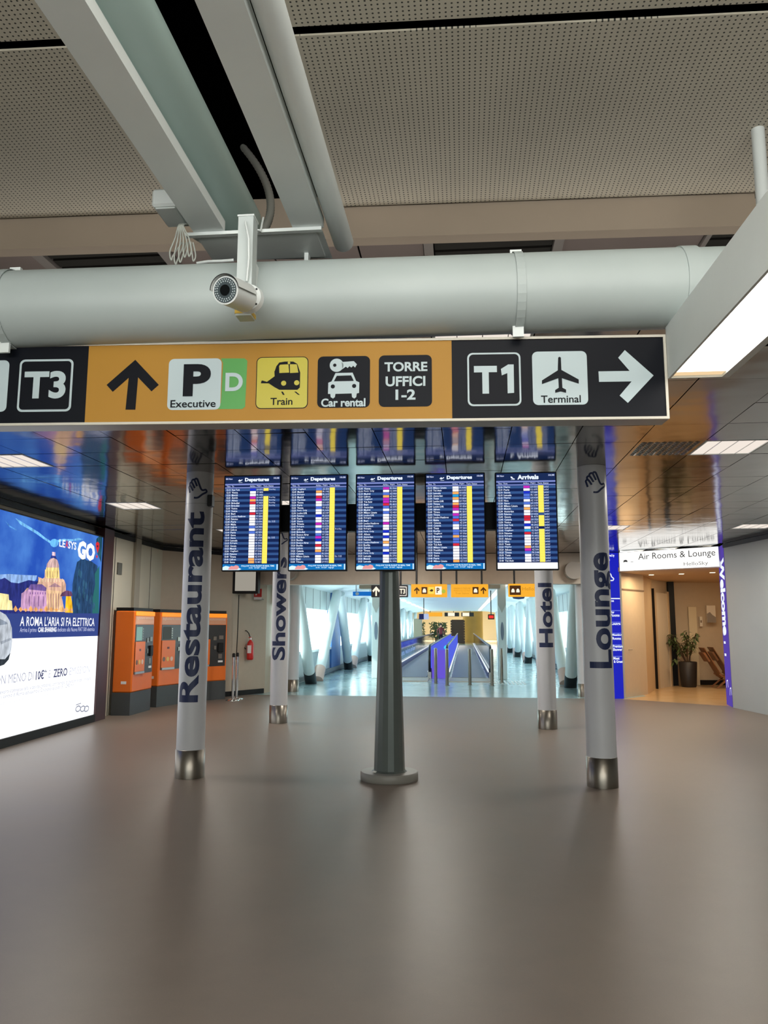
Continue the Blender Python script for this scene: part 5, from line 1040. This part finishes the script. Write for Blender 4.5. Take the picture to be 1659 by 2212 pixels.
# ================================================================== LOUNGE ENTRANCE
IW = mat('lounge_wall', (206, 188, 160), .55, var=.02); fz = 2.84
dF = Vector((FASR[0] - FASL[0], FASR[1] - FASL[1], 0)); LF = dF.length; FF = Frame((FASL[0], FASL[1], fz), dF, (0, 0, 1))
FA = empty('lounge_fascia_sign', FF.at(LF / 2, 0), 'wide white backlit sign reading Air Rooms and Lounge over the lounge entrance', 'sign')
MB().box((0, 0, -.25), (LF - .03, CZ - fz - .02, -.003), FF.M()).build('sign_box', mat('fascia_case', (220, 220, 220), .4), FA)
MB().poly(FF, [(0.01, 0.005), (LF - .01, .005), (LF - .01, CZ - fz - .03), (.01, CZ - fz - .03)], .0).build('lit_face', screen_mat('fascia_white', (255, 254, 250), 1.3), FA)
def f2(x, y): p = onpl(x, y, FF.o, FF.n); q = p - FF.o; return (q.dot(FF.u), q.z)
def ft(s, x0, yb, x1, cap, c, bold=0, yb2=None):
    a = f2(x0, yb); b = f2(x1, yb); vs, fs = glyphs(s, bold, 3); y0 = min(v[1] for v in vs); y1 = max(v[1] for v in vs); cp_ = max(v[1] for v in glyphs('H', bold, 3)[0]); k = cap / cp_
    text_in(MB(), FF, s, a[0], a[1] + y0 * k, b[0], a[1] + y1 * k, .002, bold, 3).build('lettering', mat('fascia_ink_%d' % c, (c, c, c), .5), FA)
ft('Air Rooms & Lounge', 1379, 1209, 1546, .135, 60); ft('HelloSky', 1477, 1222, 1530, .075, 150)
a = f2(1346, 1213); lo_ = MB(); lo_.poly(FF, [(a[0], a[1] - .02), (a[0] + .02, a[1] + .03), (a[0] + .07, a[1] + .035), (a[0] + .10, a[1] + .02), (a[0] + .11, a[1] - .02), (a[0] + .055, a[1] - .01)], .002); lo_.poly(FF, [(a[0] + .18, a[1] - .02), (a[0] + .24, a[1] - .025), (a[0] + .24, a[1] - .015), (a[0] + .18, a[1] - .01)], .002); lo_.build('small_logo', mat('fascia_ink_90', (90, 90, 90), .5), FA)
# soffit behind the sign, spotlights
flat('ceiling_lounge', [(3.5, 18.5), (5.4, 17.2), (9.2, 16.6), (9.2, 25.5), (4.0, 25.5)], fz + .0, fz + .1, mat('lounge_soffit', (196, 168, 138), .6))
for k, (px, py) in enumerate(((1407, 1242), (1472, 1240), (1539, 1237))):
    p = onz(px, py, fz - .006); o = MB().box((p.x - .05, p.y - .05, fz - .012), (p.x + .05, p.y + .05, fz - .001)).build('spotlight', screen_mat('spot_glow', (255, 236, 200), 2.0)); tag(o, ('square spotlight in the lounge soffit, left one', 'square spotlight in the lounge soffit, middle one', 'square spotlight in the lounge soffit, right one beside the Welcome panel')[k], 'spotlight', 'lounge soffit spotlights')
wall('wall_lounge_side', (5.42, 16.85), (9.3, 16.6), 0, CZ, .1, IW)
wall('wall_lounge_left', (3.64, 18.72), (4.36, 19.75), 0, fz, .1, IW)
wall('wall_lounge_inner', (4.36, 19.75), (4.98, 21.6), 0, fz, .1, mat('lounge_wall_warm', (214, 186, 148), .55))
wall('wall_lounge_step', (4.98, 21.6), (5.90, 23.2), 0, fz, .1, IW)
wall('wall_lounge_back', (5.85, 23.15), (9.3, 23.3), 0, fz, .1, IW)
wall('wall_lounge_right', (9.2, 16.6), (9.2, 23.3), 0, fz, .1, IW, side=-1)
wall('baseboard_lounge', (6.2, 23.10), (9.2, 23.25), 0, .13, .03, BLACK)
lh = wall('trim_6', (3.64, 18.70), (4.36, 19.73), 2.44, 2.47, .01, mat('shadow_line', (120, 100, 80), .5), side=-1)
DH = empty('door_lever', (3.72, 18.9, 1.1), 'small dark door lever on the pale wall beside the blue list panel', 'door handle'); p = ony(1354, 1403, 18.93)
MB().box((p.x, 18.93, p.z - .12), (p.x + .03, 19.02, p.z + .04)).build('plate', STEEL, DH); MB().tube((p.x + .015, 18.92, p.z), (p.x + .13, 18.94, p.z), .01, n=10).build('lever', STEEL, DH)
Dr = empty('door_1', (5.1, 21.8, 0), None, None); Dr['kind'] = 'structure'; dd = Vector((5.85 - 4.98, 22.95 - 21.6, 0)).normalized(); DFm = Frame((5.0, 21.58, 0), dd, (0, 0, 1))
MB().box((.10, 0, .002), (.98, 2.5, .03), DFm.M()).build('door_leaf', mat('satin_door', (214, 200, 178), .3), Dr)
MB().box((-.05, 0, .002), (.10, 2.55, .05), DFm.M()).build('door_frame', mat('satin_frame', (196, 172, 138), .4), Dr); MB().box((.98, 0, .002), (1.10, 2.55, .05), DFm.M()).build('door_frame', mat('satin_frame', (196, 172, 138), .4), Dr)
MB().box((-.09, 0, .0), (-.06, 2.6, .06), DFm.M()).build('dark_gap', BLACK, Dr)
p = ony(1471, 1478, 22.2); o = MB().box((p.x - .09, 22.7, 0), (p.x + .07, 22.86, fz)).build('black_post', BLACK); tag(o, 'slim black square post inside the lounge behind the plant', 'post')
a = ony(1486, 1311, 23.1); b = ony(1508, 1400, 23.1)
D2 = empty('door_2', (a.x, 23.1, 0), None, None); D2['kind'] = 'structure'; MB().box((a.x, 23.08, .0), (b.x, 23.13, a.z)).build('door_leaf', mat('cream_door', (228, 214, 180), .5), D2)
def picture(px0, py0, px1, py1, Y, name, label, big):
    a = ony(px0, py0, Y); b = ony(px1, py1, Y); G = empty(name, (a.x, Y, b.z), label, 'picture'); MB().box((a.x, Y, b.z), (b.x, Y + .06, a.z)).build('canvas', mat('canvas_white', (236, 228, 212), .6), G)
    w_, h_ = b.x - a.x, a.z - b.z; F = Frame((a.x, Y - .002, b.z), (1, 0, 0), (0, 0, 1))
    if big: MB().poly(F, [(0, 0), (w_, 0), (w_, h_ * .32), (w_ * .62, h_ * .45), (w_ * .35, h_ * .62), (.0, h_ * .52)], .001).build('grey_mountain', mat('pic_grey', (150, 142, 134), .6), G)
    else: MB().poly(F, [(.02, .1), (w_ - .02, .1), (w_ - .02, h_ - .1), (.02, h_ - .1)], .001).build('dark_centre', mat('pic_dark', (120, 96, 70), .6), G)
picture(1526, 1308, 1547, 1345, 22.95, 'wall_picture', 'pale canvas picture with grey mountain shape on the lounge wall', True)
picture(1511, 1332, 1518, 1353, 23.05, 'small_wall_picture', 'narrow small picture between the cream door and the canvas', False)
# plant in dark pot
p = ony(1494, 1481, 22.0); px_, py_ = p.x, 22.25
PLT = empty('potted_plant', (px_, py_, 0), 'leafy green plant in a tall dark pot by the lounge wall', 'plant')
MB().lathe((px_, py_, 0), [(.18, .002), (.20, .05), (.235, .66), (.22, .67), (.2, .62)], 32).build('pot', mat('dark_pot', (34, 30, 28), .5), PLT)
MB().lathe((px_, py_, 0), [(.205, .6), (.2, .625), (.01, .64)], 24).build('soil', mat('soil', (60, 42, 30), .9), PLT)
LEAF = mat('leaf_green', (78, 96, 52), .5, var=.15, vscale=5); rn = random.Random(11); sm = MB(); lv = []
for q in range(15):
    a = rn.random() * 6.28; l = .5 + rn.random() * .35; tip = Vector((px_ - .05 + math.cos(a) * .42, py_ + math.sin(a) * .3, .62 + l)); base = Vector((px_ + math.cos(a) * .04, py_ + math.sin(a) * .04, .62)); mid = base.lerp(tip, .5) + Vector((0, 0, .15))
    pts = [base * (1 - t) ** 2 + mid * 2 * t * (1 - t) + tip * t * t for t in (0, .2, .4, .6, .8, 1)]; sm.path(pts, .008, 6)
    for t in (.35, .45, .55, .65, .75, .82, .88, .94, 1.0):
        c = base * (1 - t) ** 2 + mid * 2 * t * (1 - t) + tip * t * t
        for s_ in (0, 1): b_ = rn.random() * 6.28; lv.append((c, Vector((math.cos(b_), math.sin(b_) * .8, rn.uniform(-.9, .35))).normalized()))
pts = [Vector((px_ - .1, py_ - .1, .62)), Vector((px_ - .25, py_ - .15, .72)), Vector((px_ - .42, py_ - .15, .70))]; sm.path(pts, .007, 6)
for q in range(9): lv.append((pts[2] + Vector((rn.uniform(-.06, .12), 0, rn.uniform(-.08, .06))), Vector((rn.uniform(-1, .4), -.2, rn.uniform(-.6, .4))).normalized()))
sm.build('stems', mat('stem_brown', (80, 60, 40), .6), PLT)
lmesh = None
for (c, d) in lv:
    if lmesh is None:
        mb = MB(); mb.add([(0, 0, 0), (.035, .02, .005), (.09, .024, .0), (.16, 0, -.02), (.09, -.024, 0), (.035, -.02, .005), (.07, 0, .012)], [(0, 1, 6), (1, 2, 6), (2, 3, 6), (3, 4, 6), (4, 5, 6), (5, 0, 6)], True)
        o = mb.build('leaf', LEAF, None, fix=True); lmesh = o.data
    else: o = bpy.data.objects.new('leaf', lmesh); COL.objects.link(o)
    o.parent = PLT; o.location = c - PLT.location; o.rotation_euler = d.to_track_quat('X', 'Z').to_euler(); s_ = rn.uniform(.8, 1.25); o.scale = (s_, s_, s_)
# two slatted lounge chairs
def lounger(x, y, label):
    G = empty('wooden_lounge_chair', (x, y, 0), label, 'chair', 'wooden lounge chairs'); wd = mat('warm_wood', (142, 98, 66), .45, var=.1, vscale=6)
    up = Vector((-.50, 0, .87)).normalized(); o0 = Vector((x, y, .36))
    def plank(name, p, d, L, w2, t): 
        d = d.normalized(); s2 = Vector((0, 1, 0)); n = d.cross(s2).normalized(); M = Matrix(((d.x, s2.x, n.x, p.x), (d.y, s2.y, n.y, p.y), (d.z, s2.z, n.z, p.z), (0, 0, 0, 1)))
        MB().box((0, -w2 / 2, -t / 2), (L, w2 / 2, t / 2), M).build(name, wd, G)
    for q in (-.2, -.07, .06, .19): plank('back_slat', Vector((x, y + q, .30)), up, .86, .115, .02); plank('seat_slat', Vector((x - .02, y + q, .30)), Vector((1, 0, .10)), .55, .115, .02)
    for q in (-.24, .24):
        plank('leg', Vector((x - .16, y + q, .0)), Vector((.5, 0, .42)), .62, .03, .035); plank('leg', Vector((x + .42, y + q, .0)), Vector((-.6, 0, .45)), .62, .03, .035)
    plank('head_pad', Vector((x - .27, y, .30)) + up * .42 + Vector((.18, 0, .03)), up, .26, .46, .05)
p = ony(1530, 1476, 22.4); lounger(p.x + .2, 22.05, 'wooden reclining lounge chair just right of the potted plant'); lounger(p.x + .62, 22.72, 'wooden reclining lounge chair half hidden behind the Welcome panel')
# blue panels
BLU = screen_mat('lit_blue_panel', (26, 34, 190), .95); BLU2 = screen_mat('lit_violet_panel', (92, 70, 176), .85); BWT = screen_mat('panel_white', (236, 242, 255), 1.1); BLL = screen_mat('panel_line', (110, 124, 226), 1.0)
T1 = empty('blue_list_panel', (3.4, 18.75, 0), 'tall glowing blue panel listing lounge services behind the Lounge column', 'panel')
p0 = Vector((2.96, 18.36, 0)); p1 = Vector((3.55, 18.48, 0)); TF = Frame(p0, p1 - p0, (0, 0, 1)); TW = (p1 - p0).length
MB().box((0, 0, -.10), (TW, CZ - .004, -.003), TF.M()).build('panel_case', mat('blue_case', (20, 24, 110), .4), T1); MB().poly(TF, [(0, .002), (TW, .002), (TW, CZ - .01), (0, CZ - .01)], .0).build('lit_face', BLU, T1)
def t2(x, y): p = onpl(x, y, TF.o, TF.n); q = p - TF.o; return (q.dot(TF.u), q.z)
tl = MB(); tw_ = MB()
for y in (1319, 1344, 1368, 1393, 1418): v = t2(1340, y)[1]; tl.poly(TF, [(.05, v - .008), (TW, v - .008), (TW, v + .008), (.05, v + .008)], .002)
v = t2(1335, 1293)[1]; tw_.poly(TF, [(.05, v - .012), (TW, v - .012), (TW, v + .012), (.05, v + .012)], .002)
def tt_(s, x0, y0, x1, y1, bold=.03):
    a = t2(x0, y1); b = t2(x1, y0); text_in(tw_, TF, s, a[0], a[1], b[0], b[1], .003, bold, 2)
tt_('managed by', 1306, 1197, 1327, 1204); tt_('Hello', 1310, 1205, 1317, 1212); tt_('Services', 1308, 1295, 1326, 1300)
tt_('Air', 1319, 1320, 1327, 1325); tt_('Rooms', 1320, 1326, 1338, 1332); tt_('Lounge', 1321, 1344, 1340, 1352); tt_('Meeting', 1322, 1369, 1343, 1375); tt_('Rooms', 1323, 1376, 1341, 1382); tt_('Premium', 1324, 1393, 1345, 1399); tt_('Shower', 1324, 1400, 1344, 1406); tt_('Meet', 1325, 1419, 1338, 1425); tt_('& Greet', 1326, 1426, 1345, 1432)
cl = [(1303, 1237), (1312, 1235), (1319, 1240), (1321, 1246), (1326, 1250), (1324, 1254), (1303, 1254)]
for i in range(len(cl) - 1):
    a = Vector((*t2(*cl[i]), 0)); b = Vector((*t2(*cl[i + 1]), 0)); d = (b - a).normalized(); nn = Vector((-d.y, d.x, 0)) * .012; tw_.poly(TF, [tuple((a + nn)[:2]), tuple((a - nn)[:2]), tuple((b - nn)[:2]), tuple((b + nn)[:2])], .003)
tl.build('divider_lines', BLL, T1); tw_.build('lettering', BWT, T1)
T2 = empty('welcome_panel', (5.35, 17.2, 0), 'narrow glowing violet panel with Welcome written down it, at the right of the lounge', 'panel')
q0 = Vector((5.44, 17.45, 0)); q1 = Vector((5.345, 16.78, 0)); UF = Frame(q0, q1 - q0, (0, 0, 1)); UW = (q1 - q0).length
MB().box((0, 0, -.08), (UW, CZ - .004, -.003), UF.M()).build('panel_case', mat('blue_case', (20, 24, 110), .4), T2); MB().poly(UF, [(0, .002), (UW, .002), (UW, CZ - .01), (0, CZ - .01)], .0).build('lit_face', BLU2, T2)
vs, fs = glyphs('Welcome', .05, 3); x0 = min(v[0] for v in vs); x1 = max(v[0] for v in vs); y0 = min(v[1] for v in vs); y1 = max(v[1] for v in vs); mb = MB(); zt_ = 3.02; zb_ = 1.42
mb.add([UF.at(.06 + (y - y0) / (y1 - y0) * (UW * .82), zt_ - (x - x0) / (x1 - x0) * (zt_ - zb_), .003) for x, y in vs], fs); mb.build('lettering', BWT, T2)
mb = MB()
for zc, w3 in ((1.25, .2), (1.0, .2)): mb.poly(UF, [(.1, zc), (.1 + w3, zc), (.1 + w3, zc + .05), (.1, zc + .05)], .003)
for cx_, cz_ in ((.12, .35), (.45, .22)):
    pts = [(cx_, cz_), (cx_ + .05, cz_ + .14), (cx_ + .16, cz_ + .16), (cx_ + .2, cz_ + .02)]
    for a, b in zip(pts, pts[1:]): a = Vector((*a, 0)); b = Vector((*b, 0)); d = (b - a).normalized(); nn = Vector((-d.y, d.x, 0)) * .012; mb.poly(UF, [tuple((a + nn)[:2]), tuple((a - nn)[:2]), tuple((b - nn)[:2]), tuple((b + nn)[:2])], .003)
mb.build('cloud_marks', BWT, T2)
print('objects', len(bpy.data.objects))
